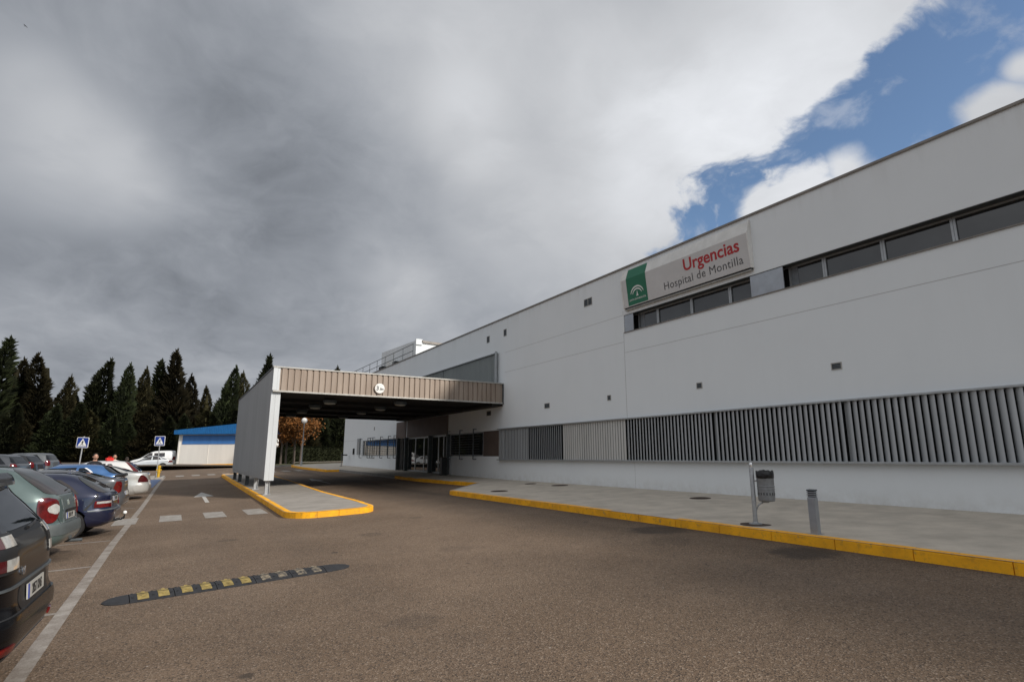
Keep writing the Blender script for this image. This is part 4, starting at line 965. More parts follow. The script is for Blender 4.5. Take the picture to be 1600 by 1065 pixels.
# black compact people carrier, nearest
c = Car('parked_car', (-.80, 6.0), R(-1.5), 'glossy black people carrier with plate 2057, nearest car in the row', mat('black_car_paint', (.003, .003, .004), .22, coat=.12, spec=.28),
        [(.20, -.20), (.30, -.05), (.40, .01), (.52, .018), (.60, .0), (.66, -.02), (.86, -.03), (1.02, -.05), (1.12, -.10), (1.30, -.24), (1.44, -.35), (1.50, -.36), (1.56, -.50), (1.60, -1.0), (1.62, -1.7)],
        [(.20, -4.2), (.45, -4.43), (.7, -4.38), (.85, -4.15), (1.0, -3.6), (1.1, -3.3), (1.35, -2.8), (1.5, -2.4), (1.58, -2.1), (1.62, -1.75)],
        [(.20, .82), (.36, .90), (.55, .915), (.7, .90), (.9, .905), (1.02, .89), (1.15, .84), (1.35, .75), (1.5, .66), (1.57, .55), (1.62, .12)], n=8.5, wheel=.32, axles=(-.85, -3.6))
c.patch('rear_window', [(1.10, -.80, .80), (1.14, -.90, .90), (1.24, -.90, .90), (1.36, -.86, .86), (1.43, -.78, .78)], MT['cglass'], .006, nc=24)
c.patch('spoiler', [(1.455, -.80, .80), (1.475, -.86, .86), (1.52, -.82, .82)], c.paint, .05, nc=20)
for s_ in (-1, 1):
    lo, hi = sorted((s_*.56, s_*.925)); t_ = c.patch('tail_light', [(.885, lo, hi), (.91, lo, hi), (1.13, lo, hi), (1.15, lo, hi)], MT['black'], .008)
    for z0 in (.905, 1.055):
        a, b = sorted((s_*.77, s_*.91)); c.patch('red_element', [(z0, a, b), (z0+.075, a, b)], MT['darklens'], .013, parent=t_, nc=8)
        a, b = sorted((s_*.56, s_*.76)); c.patch('clear_element', [(z0, a, b), (z0+.075, a, b)], MT['clear'], .014, parent=t_, nc=8)
c.patch('chrome_strip', [(.775, -.86, .86), (.79, -.86, .86)], MT['steel'], .016, nc=24, nr=3)
c.patch('plate_recess', [(.60, -.45, .45), (.63, -.48, .48), (.75, -.48, .48), (.765, -.44, .44)], MT['black'], .004)
c.number_plate(.69, '2057 KNS', .022)
c.patch('bumper_step', [(.47, -.96, .96), (.50, -.975, .975), (.56, -.97, .97), (.585, -.94, .94)], c.paint, .016, nc=30)
c.patch('lower_bumper', [(.21, -.90, .90), (.26, -.94, .94), (.34, -.95, .95)], MT['black'], .006, nc=24)
for s_ in (-1, 1):
    a, b = sorted((s_*.62, s_*.88)); c.patch('reflector', [(.365, a, b), (.41, a, b)], MT['redlens'], .012, nc=8)
c.glass_sides([[(1.10, -.95, -.45), (1.3, -.95, -.62), (1.42, -.92, -.75)], [(1.08, -2.0, -1.03), (1.42, -1.95, -1.02)], [(1.08, -3.05, -2.08), (1.3, -2.75, -2.05), (1.42, -2.5, -2.02)]], MT['cglass'])
c.seams(.60, 1.10, .90, .93); c.wiper(1.13, .0, .45)
pp, mx_ = c.plate_box('badge', .835, .001, .001, MT['chrome'], .01, -.45); xf(text_mb('C4', .075, .002, .003), mx_).build('lettering', MT['chrome'], pp)

# pale green people carrier
c = Car('parked_car', (-1.37, 12.92), R(-5), 'pale green rounded people carrier, second car in the row', paint('pale_green_car_paint', (.098, .140, .135), .35),
        [(.22, -.22), (.30, -.06), (.42, .0), (.56, -.01), (.64, -.06), (.8, -.08), (1.0, -.12), (1.10, -.18), (1.25, -.36), (1.40, -.58), (1.50, -.76), (1.56, -.96), (1.60, -1.4), (1.615, -1.9)],
        [(.22, -4.0), (.45, -4.25), (.7, -4.2), (.86, -3.95), (.98, -3.55), (1.08, -3.3), (1.3, -2.9), (1.48, -2.5), (1.57, -2.2), (1.615, -1.95)],
        [(.22, .80), (.36, .865), (.6, .875), (.8, .865), (.98, .845), (1.1, .81), (1.3, .735), (1.48, .66), (1.56, .57), (1.60, .36), (1.615, .1)], n=6.6, wheel=.31)
c.patch('rear_window', [(1.075, -.62, .62), (1.09, -.76, .76), (1.13, -.86, .86), (1.30, -.87, .87), (1.45, -.82, .82), (1.52, -.70, .70), (1.535, -.5, .5)], MT['gglass'], .006, nc=26)
for s_ in (-1, 1):
    def ab(p, q_): return tuple(sorted((s_*p, s_*q_)))
    t_ = c.patch('tail_light', [(.64, *ab(.82, .86)), (.67, *ab(.77, .90)), (.76, *ab(.72, .922)), (.86, *ab(.69, .93)), (.96, *ab(.70, .932)), (1.02, *ab(.77, .93)), (1.04, *ab(.85, .915))], MT['redlens'], .022, nc=12)
    c.patch('clear_element', [(.775, *ab(.75, .79)), (.80, *ab(.71, .845)), (.86, *ab(.695, .87)), (.91, *ab(.71, .85)), (.935, *ab(.76, .80))], MT['clear'], .028, parent=t_, nc=10)
c.patch('plate_recess', [(.63, -.36, .36), (.66, -.40, .40), (.80, -.42, .42), (.83, -.38, .38)], MT['steel'], .003)
c.plate_box('handle_bar', .80, .62, .045, MT['black'], .03)
c.number_plate(.715, '8381 BPT', .012)
c.patch('bumper', [(.43, -.955, .955), (.45, -.97, .97), (.52, -.972, .972), (.57, -.955, .955), (.60, -.92, .92)], mat('grey_bumper_plastic', (.075, .088, .09), .6, var=.2, scale=6), .018, nc=30)
c.patch('lower_bumper', [(.225, -.85, .85), (.27, -.93, .93), (.425, -.95, .95)], c.paint, .010, nc=24)
q, mx_ = c.plate_box('emblem', .93, .09, .085, MT['chrome'], .012)
c.seams(.61, 1.06, .64, .90); c.wiper(1.12, .1, .62)
q = MB(); q.tube([(-.2, .45, .22), (.06, .45, .22)], .028, 10); q.build('exhaust', MT['steel'], c.o, smooth='auto')
c.glass_sides([[(1.08, -1.15, -.62), (1.3, -1.15, -.8), (1.42, -1.12, -.9)], [(1.06, -2.1, -1.22), (1.46, -2.05, -1.2)], [(1.06, -3.05, -2.18), (1.3, -2.8, -2.15), (1.46, -2.5, -2.1)]], MT['gglass'])

# dark blue hatchback with tow bar
c = Car('parked_car', (-.94, 16.12), R(-4), 'dark blue hatchback with a tow ball, third car in the row', paint('dark_blue_car_paint', (.004, .008, .036), .3),
        [(.22, -.20), (.32, -.03), (.46, .0), (.54, -.005), (.60, -.05), (.78, -.075), (.86, -.085), (.92, -.14), (1.05, -.33), (1.2, -.56), (1.30, -.74), (1.36, -.95), (1.39, -1.3), (1.41, -1.9)],
        [(.22, -3.9), (.45, -4.12), (.62, -4.08), (.76, -3.75), (.86, -3.2), (.94, -2.95), (1.15, -2.55), (1.3, -2.2), (1.37, -1.95), (1.41, -1.92)],
        [(.22, .78), (.36, .84), (.55, .85), (.75, .835), (.88, .81), (1.0, .765), (1.2, .685), (1.31, .60), (1.38, .42), (1.41, .1)], n=6.2, wheel=.29)
c.patch('rear_window', [(.93, -.78, .78), (.955, -.87, .87), (1.10, -.88, .88), (1.22, -.85, .85), (1.28, -.76, .76)], MT['gglass'], .006, nc=24)
for s_ in (-1, 1):
    a, b = sorted((s_*.56, s_*.92)); t_ = c.patch('tail_light', [(.625, a, b), (.64, a, b), (.745, a, b), (.76, a, b)], MT['redlens'], .012, nc=14)
    a, b = sorted((s_*.59, s_*.905)); c.patch('clear_element', [(.705, a, b), (.75, a, b)], MT['clear'], .018, parent=t_, nc=12)
c.plate_box('handle_bar', .845, .5, .03, MT['black'], .02); c.number_plate(.78, '5149 BSN', .012)
c.patch('bumper_strip', [(.555, -.955, .955), (.575, -.955, .955)], MT['steel'], .014, nc=28, nr=3)
c.patch('bumper', [(.25, -.93, .93), (.30, -.955, .955), (.45, -.965, .965), (.54, -.955, .955)], c.paint, .008, nc=28)
q = MB(); q.tube([(-.3, 0, .30), (.08, 0, .30), (.13, 0, .34), (.14, 0, .40)], .024, 8); q.ball((.14, 0, .43), .036, 10, 8); q.build('tow_ball', MT['black'], c.o, smooth='auto')
q = MB(); q.ball((.14, 0, .435), .042, 12, 8); q.build('tow_ball_cover', MT['whitep'], c.o, smooth=True)
q = MB(); q.tube([(-.1, -.6, .30), (.1, .2, .30)], .02, 8); q.build('tow_bar', MT['black'], c.o, smooth='auto')
c.seams(.585, .92, .955, .90); c.wiper(.96, .15, .6)
c.glass_sides([[(.93, -1.2, -.62), (1.1, -1.2, -.78), (1.24, -1.18, -.98)], [(.92, -2.75, -1.28), (1.1, -2.45, -1.27), (1.26, -2.15, -1.25)]], MT['gglass'])

def saloon(loc, rz, label, pm, deck, roof, L, W, lights, plate=None, n=6.2, gname='parked_car', glass='cglass', group='parked cars', ground=None, boolean=True):
    """three box body: boot deck height, roof height"""
    d = deck
    c = Car(gname, loc, rz, label, pm,
        [(.20, -.2), (.30, -.03), (.45, .0), (.55, -.01), (.62, -.04), (d-.10, -.06), (d-.03, -.09), (d, -.16), (d+.025, -.50), (d+.05, -.62), ((d+roof)/2, -.98), (roof-.07, -1.38), (roof-.02, -1.7), (roof, -2.1)],
        [(.20, -L+.2), (.45, -L), (.62, -L+.05), (.76, -L+.4), (.88, -L+1.05), (.95, -L+1.3), (1.2, -L+1.75), (roof-.07, -L+2.15), (roof-.02, -2.4), (roof, -2.12)],
        [(.20, W-.08), (.36, W-.01), (.55, W), (.75, W-.015), (d-.05, W-.035), (d+.05, W-.09), ((d+roof)/2, W-.17), (roof-.08, W-.26), (roof-.02, W-.45), (roof, .1)], n=n, wheel=.31, axles=(-1.0, -L+.85), group=group, ground=ground, boolean=boolean)
    c.patch('rear_window', [(d+.07, -.86, .86), ((d+roof)/2, -.86, .86), (roof-.09, -.80, .80)], MT[glass], .006, nc=18)
    zz = d + .04; c.glass_sides([[(zz, -1.95, -1.15), ((d+roof)/2, -1.9, -1.3), (roof-.1, -1.88, -1.55)], [(zz, -L+1.55, -2.03), ((d+roof)/2, -L+1.95, -2.0), (roof-.1, -L+2.3, -1.98)]], MT[glass])
    for s_ in (-1, 1):
        rows = [(z, *sorted((s_*a, s_*b))) for z, a, b in lights]
        c.patch('tail_light', rows, MT['redlens'] if plate != 'merc' else MT['darklens'], .012, nc=10)
    if plate: c.number_plate(.66 if plate == 'merc' else .62, None, .012)
    c.patch('bumper', [(.24, -.93, .93), (.32, -.955, .955), (.46, -.965, .965), (.55, -.95, .95)], pm, .010, nc=24)
    return c
c = saloon((-1.08, 21.75), R(-4), 'dark grey saloon between the zebra crossing and the bright blue hatchback', paint('dark_grey_car_paint', (.10, .105, .115), .4), 1.06, 1.40, 4.4, .86,
           [(.64, .80, .88), (.70, .72, .905), (.90, .72, .905), (.98, .80, .89)], 'x')
# bright blue hatchback with black tail
c = Car('parked_car', (-1.32, 24.85), R(-3), 'bright blue hatchback with a black rear spoiler, parked beside the grey saloon', paint('bright_blue_car_paint', (.035, .12, .30), .3),
        [(.22, -.20), (.34, -.03), (.5, .0), (.62, -.03), (.85, -.06), (1.0, -.07), (1.06, -.03), (1.09, -.05), (1.14, -.22), (1.28, -.42), (1.38, -.56), (1.45, -.8), (1.49, -1.3), (1.51, -1.9)],
        [(.22, -3.9), (.45, -4.15), (.65, -4.1), (.8, -3.75), (.92, -3.2), (1.0, -2.95), (1.2, -2.6), (1.38, -2.2), (1.46, -2.0), (1.51, -1.92)],
        [(.22, .80), (.36, .86), (.58, .87), (.8, .85), (.98, .83), (1.1, .78), (1.28, .71), (1.4, .63), (1.47, .45), (1.51, .1)], n=6.2, wheel=.30)
c.patch('rear_window', [(1.12, -.82, .82), (1.18, -.90, .90), (1.32, -.90, .90), (1.41, -.80, .80)], MT['cglass'], .006, nc=20)
c.patch('spoiler', [(1.035, -.93, .93), (1.06, -.94, .94), (1.09, -.90, .90)], MT['black'], .035, nc=20)
c.patch('light_band', [(.93, -.93, .93), (1.01, -.93, .93)], MT['redlens'], .010, nc=24)
c.number_plate(.7, None)
c.glass_sides([[(1.05, -1.3, -.85), (1.25, -1.3, -1.0), (1.36, -1.28, -1.15)], [(1.03, -2.85, -1.38), (1.22, -2.5, -1.37), (1.38, -2.2, -1.35)]], MT['cglass'])
for s_ in (1, -1): c.patch('pillar_trim', [(1.05, -.84, -.78), (1.25, -.99, -.93), (1.36, -1.14, -1.08)], MT['whitep'], .004, side=s_, nc=3)
c = saloon((-.66, 28.05), R(-3), 'silver saloon with wedge shaped dark tail lights, sticking out of the row', paint('silver_car_paint', (.52, .52, .50), .45, .1), 1.02, 1.40, 4.5, .87,
           [(.66, .50, .925), (.72, .58, .93), (.84, .76, .93), (.93, .88, .925)], 'merc')
# white estate with tall lights
c = Car('parked_car', (-1.05, 31.2), R(-3), 'white hatchback with tall red lights beside its rear window', paint('white_car_paint', (.62, .62, .61), .1, .1),
        [(.22, -.20), (.34, -.03), (.5, .0), (.66, -.03), (.85, -.06), (.98, -.09), (1.1, -.20), (1.3, -.42), (1.40, -.55), (1.46, -.8), (1.50, -1.3), (1.52, -1.9)],
        [(.22, -4.0), (.45, -4.25), (.65, -4.2), (.8, -3.85), (.92, -3.3), (1.0, -3.05), (1.2, -2.7), (1.38, -2.3), (1.47, -2.05), (1.52, -1.92)],
        [(.22, .80), (.36, .865), (.58, .875), (.8, .86), (.98, .84), (1.1, .79), (1.3, .71), (1.4, .64), (1.48, .45), (1.52, .1)], n=6.2, wheel=.30)
c.patch('rear_window', [(1.0, -.74, .74), (1.15, -.76, .76), (1.40, -.74, .74)], MT['cglass'], .006, nc=18)
for s_ in (-1, 1):
    c.patch('tail_light', [(z, *sorted((s_*a, s_*b))) for z, a, b in ((.84, .78, .925), (1.0, .78, .92), (1.2, .78, .91), (1.41, .78, .90))], MT['redlens'], .012, nc=10)
c.number_plate(.7, None)
c.glass_sides([[(1.05, -1.3, -.85), (1.36, -1.28, -1.15)], [(1.03, -2.85, -1.38), (1.22, -2.5, -1.37), (1.38, -2.2, -1.35)]], MT['cglass'])
# red holdall on the white car roof
hb = empty('red_bag', (-2.40, 31.0, zg(-2.4, 31)+1.535), .4, 'bright red bag lying on the roof of the white hatchback', 'bag')
q = MB(); q.box(-.14, .14, -.09, .09, -.03, .09); q.build('bag_body', MT['redcloth'], hb, bevel=.02); q = MB(); q.tube([(-.08, 0, .085), (-.06, 0, .13), (.06, 0, .13), (.08, 0, .085)], .014, 6); q.build('handle', MT['redcloth'], hb)

# second row of cars further left
def hatch(loc, rz, label, pm, H, L, W, lights, box=0, glass='cglass', ground=None, group='cars in the far row', name='parked_car', boolean=False, cat='car'):
    b = H - .50
    c = Car(name, loc, rz, label, pm,
        [(.22, -.20), (.34, -.03), (.5, .0), (b-.1, -.06), (b, -.09), (b+.12, -.16-.1*(1-box)), (H-.14, -.28-.3*(1-box)), (H-.06, -.4-.4*(1-box)), (H-.02, -1.0), (H, -1.9)],
        [(.22, -L+.2), (.45, -L), (.65, -L+.05), (.82, -L+.4), (b-.1, -L+.95), (b, -L+1.2), ((b+H)/2, -L+1.65), (H-.1, -L+2.0), (H-.02, -2.0), (H, -1.92)],
        [(.22, W-.08), (.36, W-.01), (.58, W), (b-.08, W-.03), (b+.05, W-.06), ((b+H)/2, W-.13), (H-.12, W-.2), (H-.03, W-.38), (H, .1)], n=6.5, wheel=.31, axles=(-.8, -L+.85), boolean=boolean, group=group, ground=ground, cat=cat)
    c.patch('rear_window', [(b+.04, -.80, .80), (b+.1, -.87, .87), (H-.16, -.82, .82)], MT[glass], .006, nc=16)
    for s_ in (-1, 1):
        t_ = c.patch('tail_light', [(z, *sorted((s_*a, s_*q_))) for z, a, q_ in lights], MT['redlens'], .014, nc=8)
    c.glass_sides([[(b+.03, -1.25, -.45), (H-.14, -1.25, -.75)], [(b+.03, -2.15, -1.33), (H-.14, -2.1, -1.32)], [(b+.03, -L+1.4, -2.22), (H-.14, -L+2.1, -2.18)]], MT[glass])
    c.number_plate(.72, None); return c
TL = [(b_, p, q_) for b_, p, q_ in ((.85, .80, .925), (.9, .76, .93), (1.08, .76, .93), (1.15, .82, .92))]
hatch((-5.5, 33.0), R(-12), 'dark grey estate in the far row, with a red light, at the left edge', paint('slate_car_paint', (.055, .06, .07), .4), 1.62, 4.4, .87, TL, .5, ground=zg(-6, 33)+.34)
hatch((-5.75, 38.0), R(-12), 'black hatchback with a pale roof between two grey estates in the far row', paint('black_hatch_paint', (.012, .012, .014), .2), 1.60, 4.1, .85, TL, .3, ground=zg(-6, 38)+.34)
hatch((-5.75, 42.5), R(-12), 'mid grey estate car on the right of the far row', paint('mid_grey_car_paint', (.12, .13, .135), .4), 1.62, 4.4, .87, TL, .8, ground=zg(-6, 42)+.36)
hatch((-8.6, 29.5), R(-12), 'blue grey estate car, farthest left in the far row', paint('blue_grey_car_paint', (.10, .115, .135), .4), 1.62, 4.4, .87, TL, .5, ground=zg(-6, 30)+.28)
hatch((-6.0, 46.8), R(-10), 'low white car tail just right of the grey estate in the far row', paint('offwhite_car_paint', (.45, .46, .46), .3, .1), 1.36, 4.2, .85, TL, .2, ground=zg(-6, 46)+.2)

# silver saloon and white van beyond the row, seen from the side
sv = paint('pale_silver_paint', (.40, .42, .435), .35, .1); zz = zg(-1, 72)
c = saloon((.05, 71.6), R(8), 'silver saloon parked side on in front of the white van', sv, .98, 1.46, 4.35, .85, [(.70, .70, .965), (.88, .72, .965)], None, group=None, ground=zg(-1, 71.6), glass='gglass')
c.o['category'] = 'car'
van = Car('parked_van', (.35, 76.2), R(4), 'white panel van parked behind the silver saloon', paint('white_van_paint', (.66, .67, .67), .05, .08),
        [(.25, -.12), (.4, .0), (1.2, -.01), (1.75, -.05), (1.86, -.12), (1.92, -.5), (1.94, -1.2)],
        [(.25, -4.3), (.5, -4.5), (.75, -4.47), (.95, -4.2), (1.12, -3.6), (1.2, -3.4), (1.5, -2.95), (1.75, -2.5), (1.88, -2.1), (1.94, -1.4)],
        [(.25, .84), (.4, .92), (1.0, .93), (1.25, .90), (1.6, .84), (1.8, .76), (1.9, .6), (1.94, .2)], n=7, wheel=.32, axles=(-.95, -3.6), ground=zg(-1, 76)+.02, cat='van', group='vehicles near the shed')
van.o['group'] = 'white van'
for s_ in (1, -1):
    van.patch('side_window', [(1.22, -3.25, -2.35), (1.5, -2.85, -2.33), (1.70, -2.55, -2.32)], MT['gglass'], .004, side=s_); van.patch('side_window', [(1.26, -2.18, -1.15), (1.68, -2.15, -1.15)], MT['gglass'], .004, side=s_)
    a, b = sorted((s_*.86, s_*.97)); van.patch('tail_light', [(.85, a, b), (1.25, a, b)], MT['redlens'], .012, nc=6)
van.patch('rear_window', [(1.28, -.75, .75), (1.66, -.75, .75)], MT['cglass'], .005)
van.patch('lower_trim', [(.28, -.93, .93), (.48, -.95, .95)], MT['black'], .01, nc=18)

# a bird high under the cloud
br_ = empty('bird', (-12.7, 49.6, 32.96), 1.1, 'tiny dark bird flying high in the grey sky at upper left', 'bird')
q = MB(); q.lathe([(.004, -.16), (.04, -.1), (.055, .0), (.04, .09), (.028, .13), (.006, .18)], (0, 0, 0), 10, mtx=Matrix.Rotation(R(90), 4, 'X')); q.add([(-.03, .14, 0), (.03, .14, 0), (.07, .27, .01), (-.07, .27, .01)], [(0, 1, 2, 3)]); q.build('body', MT['hair'], br_, smooth='auto')
for sd_ in (1, -1):
    q = MB(); q.add([(sd_*.02, -.07, .01), (sd_*.02, .06, .01), (sd_*.24, .05, .09), (sd_*.26, -.06, .09), (sd_*.48, .06, .03), (sd_*.40, -.02, .06)], [(0, 1, 2, 3), (3, 2, 4, 5)]); q.build('wing', MT['hair'], br_)

br_.scale = (.42, .42, .42)
# ---------------------------------------------------------------- people
def person(loc, z0, rz, label, h, top, legs, coat=None, hairlen=0, arm=0):
    s = h/1.75; o = empty('person', (loc[0], loc[1], z0), rz, label, 'person'); o.scale = (s, s, s)
    pts = {'pel': (0, 0, .95), 'chest': (0, 0, 1.28), 'neck0': (0, 0, 1.44), 'neck': (0, -.015, 1.52), 'head': (0, -.02, 1.63)}
    E, Rr = [], {'pel': (.16, .11), 'chest': (.17, .115), 'neck0': (.10, .075), 'neck': (.055, .055), 'head': (.06, .07)}
    E += [('pel', 'chest'), ('chest', 'neck0'), ('neck0', 'neck'), ('neck', 'head')]
    for sd_, n_ in ((1, 'L'), (-1, 'R')):
        f = arm if sd_ < 0 else arm*.6
        pts.update({n_+'hip': (sd_*.10, 0, .88), n_+'knee': (sd_*.11, -.02, .48), n_+'ank': (sd_*.11, .0, .08), n_+'toe': (sd_*.13, -.15, .035), n_+'sh': (sd_*.185, 0, 1.41), n_+'el': (sd_*.25, -.03 - f*.2, 1.13 + f*.02), n_+'wr': (sd_*.23, -.12 - f*.38, .90 + f*.25)})
        Rr.update({n_+'hip': (.09, .09), n_+'knee': (.058, .06), n_+'ank': (.04, .045), n_+'toe': (.04, .03), n_+'sh': (.062, .062), n_+'el': (.043, .043), n_+'wr': (.028, .03)})
        E += [('pel', n_+'hip'), (n_+'hip', n_+'knee'), (n_+'knee', n_+'ank'), (n_+'ank', n_+'toe'), ('neck0', n_+'sh'), (n_+'sh', n_+'el'), (n_+'el', n_+'wr')]
    ks = list(pts); me = bpy.data.meshes.new('body'); me.from_pydata([pts[k] for k in ks], [(ks.index(a), ks.index(b)) for a, b in E], [])
    ob = bpy.data.objects.new('body', me); C.objects.link(ob)
    sk = ob.modifiers.new('skin', 'SKIN'); ob.modifiers.new('sub', 'SUBSURF').levels = 2
    for i, k in enumerate(ks): me.skin_vertices[0].data[i].radius = Rr[k]; me.skin_vertices[0].data[i].use_root = k == 'pel'
    bpy.context.view_layer.update(); m2 = bpy.data.meshes.new_from_object(ob.evaluated_get(DG())); ob.modifiers.clear(); ob.data = m2; ob.parent = o
    for x in (MT[top], MT[legs], MT['skin'], MT['shoe']): m2.materials.append(x)
    for p in m2.polygons:
        cz = p.center; hnd = (abs(cz.x) > .2 and min((Vector(pts[n_+'wr']) - cz).length for n_ in 'LR') < .045)
        p.material_index = 2 if (cz.z > 1.50 and abs(cz.x) < .09) or hnd else (0 if cz.z > .90 or abs(cz.x) > .19 else (3 if cz.z < .075 else 1)); p.use_smooth = True
    # head joined on the neck with face
    hd_ = MB(); hd_.ball((0, -.03, 1.645), (.075, .095, .115), 20, 14); hd_.ball((0, -.125, 1.63), (.013, .02, .022), 8, 6); hd_.ball((.078, -.02, 1.64), (.012, .025, .032), 8, 6); hd_.ball((-.078, -.02, 1.64), (.012, .025, .032), 8, 6)
    hd_.build('head', MT['skin'], o, smooth=True)
    q = MB(); q.ball((.03, -.115, 1.66), (.013, .01, .008), 8, 6); q.ball((-.03, -.115, 1.66), (.013, .01, .008), 8, 6); q.ball((0, -.117, 1.585), (.024, .008, .007), 8, 6); q.build('face_features', MT['hair'], o, smooth=True)
    q = MB(); q.ball((0, -.005, 1.685), (.083, .098, .092), 18, 12)
    if hairlen: q.ball((0, .05, 1.60), (.08, .055, .12), 14, 10)
    q.build('hair', MT['hair'], o, smooth=True)
    for sd_, n_ in ((1, 'L'), (-1, 'R')):
        w_ = Vector(pts[n_+'wr']); dd = (w_ - Vector(pts[n_+'el'])).normalized(); sdv = Vector((0, 0, 1)).cross(dd).normalized(); q = MB()
        q.ball(tuple(w_ + dd*.05), (.032, .03, .035), 10, 8)
        for k, L in enumerate((.065, .075, .07, .055)):
            b = w_ + dd*.075 + sdv*(k-1.5)*.018; q.tube([b, b + dd*L*.5 + Vector((0, 0, -.006)), b + dd*L + Vector((0, 0, -.022))], [.009, .008, .006], 6)
        b = w_ + dd*.035 + sdv*-.03*sd_; q.tube([b, b + dd*.03 - sdv*.02*sd_, b + dd*.06 - sdv*.02*sd_], [.010, .009, .007], 6)
        q.build('hand', MT['skin'], o, smooth=True)
    if coat:
        q = MB(); q.lathe([(.20, .55), (.20, .9), (.185, 1.15), (.2, 1.32), (.15, 1.45), (.085, 1.49)], (0, .012, 0), 18, sy=.72); q.build('coat', MT[coat], o, smooth=True)
    return o
person((-2.50, 26.55), zg(-2.5, 26.5)+.02, R(15), 'man in a black jacket standing between two parked cars', 1.80, 'clothblack', 'jeans', arm=.7)
person((-2.5, 34.9), zg(-2.5, 34.9), R(10), 'woman in a cream top standing behind the white hatchback', 1.74, 'clothwhite', 'jeans', hairlen=1)
person((-1.95, 34.4), zg(-1.95, 34.4), R(190), 'person in a grey coat seen from behind, beside the woman in cream', 1.60, 'clothgrey', 'jeans', coat='clothgrey', hairlen=1)

# ---------------------------------------------------------------- camera, sky, sun
cam = bpy.data.objects.new('camera', bpy.data.cameras.new('camera')); C.objects.link(cam); sc.camera = cam
cam.location = (0, 0, 1.65); cam.rotation_euler = (R(90 + 11.6226), 0, R(-30.5374)); cam.data.lens = 19.8; cam.data.sensor_width = 36; cam.data.clip_end = 3000; cam.data.clip_start = .05
sun_vec = Vector((.80, -1.45, 1.0)).normalized(); elev = math.asin(sun_vec.z); az = math.atan2(sun_vec.x, sun_vec.y)
sl_ = bpy.data.lights.new('sun', 'SUN'); sl_.energy = 4.1; sl_.angle = R(6); sl_.color = (1, .93, .84)
so = bpy.data.objects.new('sun', sl_); C.objects.link(so); so.rotation_euler = sun_vec.to_track_quat('Z', 'Y').to_euler(); so.location = (20, -40, 30)
wd = bpy.data.worlds.new('World'); sc.world = wd; wd.use_nodes = True
q = NB(wd.node_tree); bg = q.n['Background']
sky = q.new('ShaderNodeTexSky', sky_type='NISHITA', sun_disc=False, sun_elevation=elev, sun_rotation=az, air_density=1.0, dust_density=.4, ozone_density=2.5)
tc = q.new('ShaderNodeTexCoord').outputs['Generated']
dirn = q.new('ShaderNodeVectorMath', operation='NORMALIZE'); q.link(tc, dirn.inputs[0]); D = dirn.outputs[0]
sep = q.new('ShaderNodeSeparateXYZ'); q.link(D, sep.inputs[0])
zz = q.math('MAXIMUM', sep.outputs[2], .0); den = q.math('ADD', zz, .38)
pl = q.new('ShaderNodeCombineXYZ'); q.link(q.math('DIVIDE', sep.outputs[0], den), pl.inputs[0]); q.link(q.math('DIVIDE', sep.outputs[1], den), pl.inputs[1]); PL = pl.outputs[0]
# direction of points of the sky
def sdir(u, v):
    a, b, f, p = u-800, 532.5-v, 880., R(11.6226); r = Vector((a, f*math.cos(p) - b*math.sin(p), f*math.sin(p) + b*math.cos(p))); t = R(-30.5374); c_, s_ = math.cos(t), math.sin(t)
    return Vector((c_*r.x - s_*r.y, s_*r.x + c_*r.y, r.z)).normalized()
wp = q.new('ShaderNodeTexNoise'); wp.inputs['Scale'].default_value = 2.2; wp.inputs['Detail'].default_value = 4; q.link(PL, wp.inputs['Vector'])
wa = q.new('ShaderNodeVectorMath', operation='MULTIPLY_ADD'); q.link(wp.outputs['Color'], wa.inputs[0]); wa.inputs[1].default_value = (.35, .35, .35); q.link(PL, wa.inputs[2]); WP = wa.outputs[0]
n_big = q.noise(WP, 1.3, 5, .5); n_mid = q.noise(WP, 3.4, 9, .56); n_fine = q.noise(WP, 9, 8, .6)
def cen(n, k): return q.math('MULTIPLY', q.math('SUBTRACT', n, .5), k)
# cloud cover: open sky beyond a great circle in the south east
edge_n = sdir(1500, 0).cross(sdir(1040, 370)).normalized()
if edge_n.dot(sdir(1500, 120)) < 0: edge_n = -edge_n
e = q.dot(D, tuple(edge_n)); e = q.math('ADD', e, cen(n_mid, .30)); e = q.math('ADD', e, cen(n_fine, .20)); e = q.math('ADD', e, -.004)
def bump(u, v, rad, amp): return q.mapr(q.dist(D, tuple(sdir(u, v))), 0, rad, amp, 0)
e = q.math('ADD', e, bump(1295, 130, .14, -.055)); e = q.math('ADD', e, bump(1090, 300, .12, .05)); e = q.math('ADD', e, bump(1420, 130, .20, .08))
open_ = q.mapr(e, -.012, .040)
def blob(u, v, rad, soft, sx=1):
    d = q.dist(D, tuple(sdir(u, v))); d = q.math('ADD', d, cen(n_mid, rad*1.5)); d = q.math('ADD', d, cen(n_fine, rad*1.2)); return q.mapr(d, rad*(1-soft), rad*(1+soft), 1, 0)
cum = q.math('MAXIMUM', blob(1262, 312, .064, .22), blob(1195, 330, .042, .3)); cum = q.math('MAXIMUM', cum, blob(1560, 178, .036, .4)); cum = q.math('MAXIMUM', cum, blob(1600, 105, .018, .7)); cum = q.math('MAXIMUM', cum, blob(1320, 265, .03, .5))
wisp = q.math('MULTIPLY', q.mapr(n_fine, .52, .72), .30)
open_ = q.math('MULTIPLY', open_, q.math('SUBTRACT', 1.0, q.math('MAXIMUM', cum, wisp)), clamp=True)
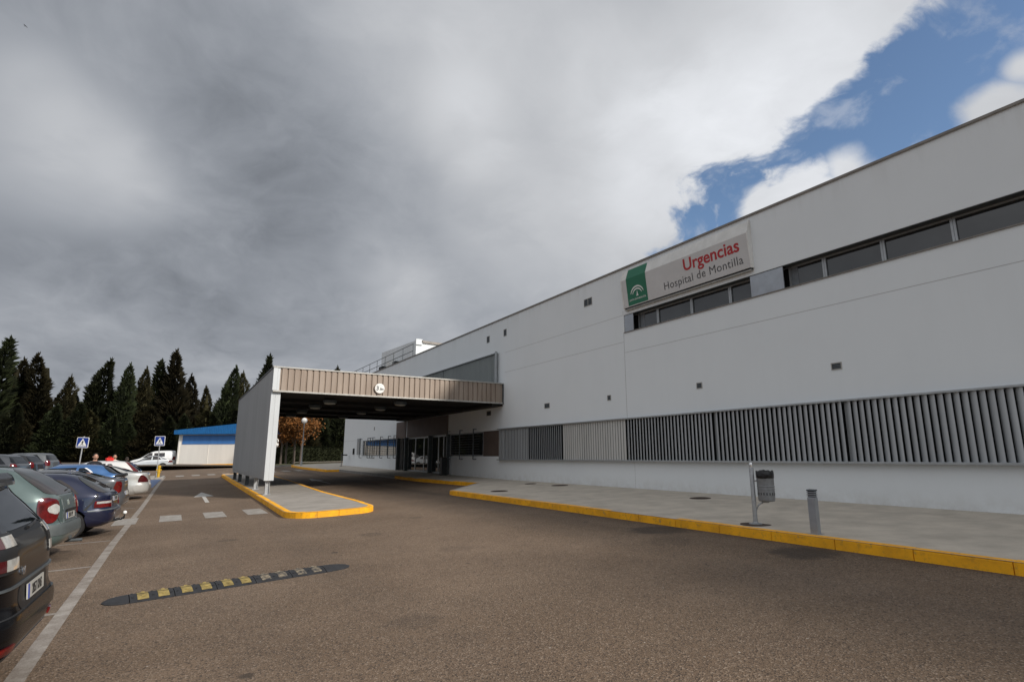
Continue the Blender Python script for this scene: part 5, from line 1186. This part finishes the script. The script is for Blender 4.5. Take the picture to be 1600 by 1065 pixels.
# brightness of the cloud deck
br = cen(n_big, .26); br = q.math('ADD', br, cen(n_mid, .24)); br = q.math('ADD', br, cen(n_fine, .14)); br = q.math('ADD', br, .40)
for (u, v, rad, amp) in ((330, 200, .40, -.085), (560, 330, .30, -.05), (200, 40, .25, -.05), (90, 190, .16, .06), (110, 150, .09, .05), (230, 290, .11, .10), (60, 480, .25, -.04), (380, 400, .22, -.02), (590, 430, .14, .06), (640, 450, .06, .06), (690, 100, .20, .13), (1000, 150, .34, .09),
                         (1180, 170, .25, .12), (1350, 20, .2, .14), (1300, 130, .12, .10), (1000, 330, .14, .10), (900, 330, .25, .07), (1255, 310, .15, .26), (1560, 160, .14, .16)):
    d = q.math('ADD', q.dist(D, tuple(sdir(u, v))), cen(n_mid, rad*.9)); br = q.math('ADD', br, q.mapr(d, 0, rad*1.5, amp, 0))
# brighter billows with a firmer edge
for (u, v, rad, amp) in ((30, 210, .11, .05), (120, 255, .085, .06), (215, 300, .06, .05), (60, 130, .05, .03), (575, 400, .05, .05), (640, 450, .07, .035), (720, 180, .10, .09), (780, 330, .12, .06), (930, 130, .10, .07), (1030, 250, .12, .08), (1120, 190, .09, .08), (480, 470, .10, .03)):
    d = q.math('ADD', q.dist(D, tuple(sdir(u, v))), cen(n_mid, rad*1.9)); d = q.math('ADD', d, cen(n_fine, rad*.8)); br = q.math('ADD', br, q.mapr(d, rad*.45, rad*1.25, amp, 0))
# sky brightened round the sun and south west, unseen, added to light the wall
br = q.math('ADD', br, q.mapr(q.dist(D, tuple(sun_vec)), .2, 1.2, .45, 0)); br = q.math('ADD', br, q.mapr(q.dist(D, tuple(Vector((-.80, -.30, .55)).normalized())), .3, 1.15, .30, 0))
lowc = q.math('MULTIPLY', q.mapr(sep.outputs[2], .05, .42, 1, 0), q.mapr(q.dot(D, (-.62, -.78, 0)), .05, .6)); br = q.math('MULTIPLY', br, q.math('SUBTRACT', 1.0, q.math('MULTIPLY', lowc, .62)))  # low unseen sky darkened to dim the wall under the canopy
br = q.math('MAXIMUM', br, .12)
tint = q.mix(q.mapr(br, .18, .62), (.91, .985, 1.115), (.965, .99, 1.035))
mul = q.new('ShaderNodeVectorMath', operation='SCALE'); q.link(tint, mul.inputs[0]); q.link(br, mul.inputs['Scale'])
sk_ = q.new('ShaderNodeVectorMath', operation='SCALE'); q.link(sky.outputs[0], sk_.inputs[0]); sk_.inputs['Scale'].default_value = .13
col = q.mix(open_, mul.outputs[0], sk_.outputs[0])
# haze and ground bounce below the horizon
col = q.mix(q.mapr(sep.outputs[2], -.05, .0, 1, 0), col, (.12, .11, .10))
q.link(col, bg.inputs['Color']); bg.inputs['Strength'].default_value = 1.0
sc.view_settings.view_transform = 'Standard'; sc.view_settings.look = 'None'; sc.view_settings.exposure = 0; sc.view_settings.gamma = 1
sc.render.engine = 'CYCLES'
sc.cycles.max_bounces = 6
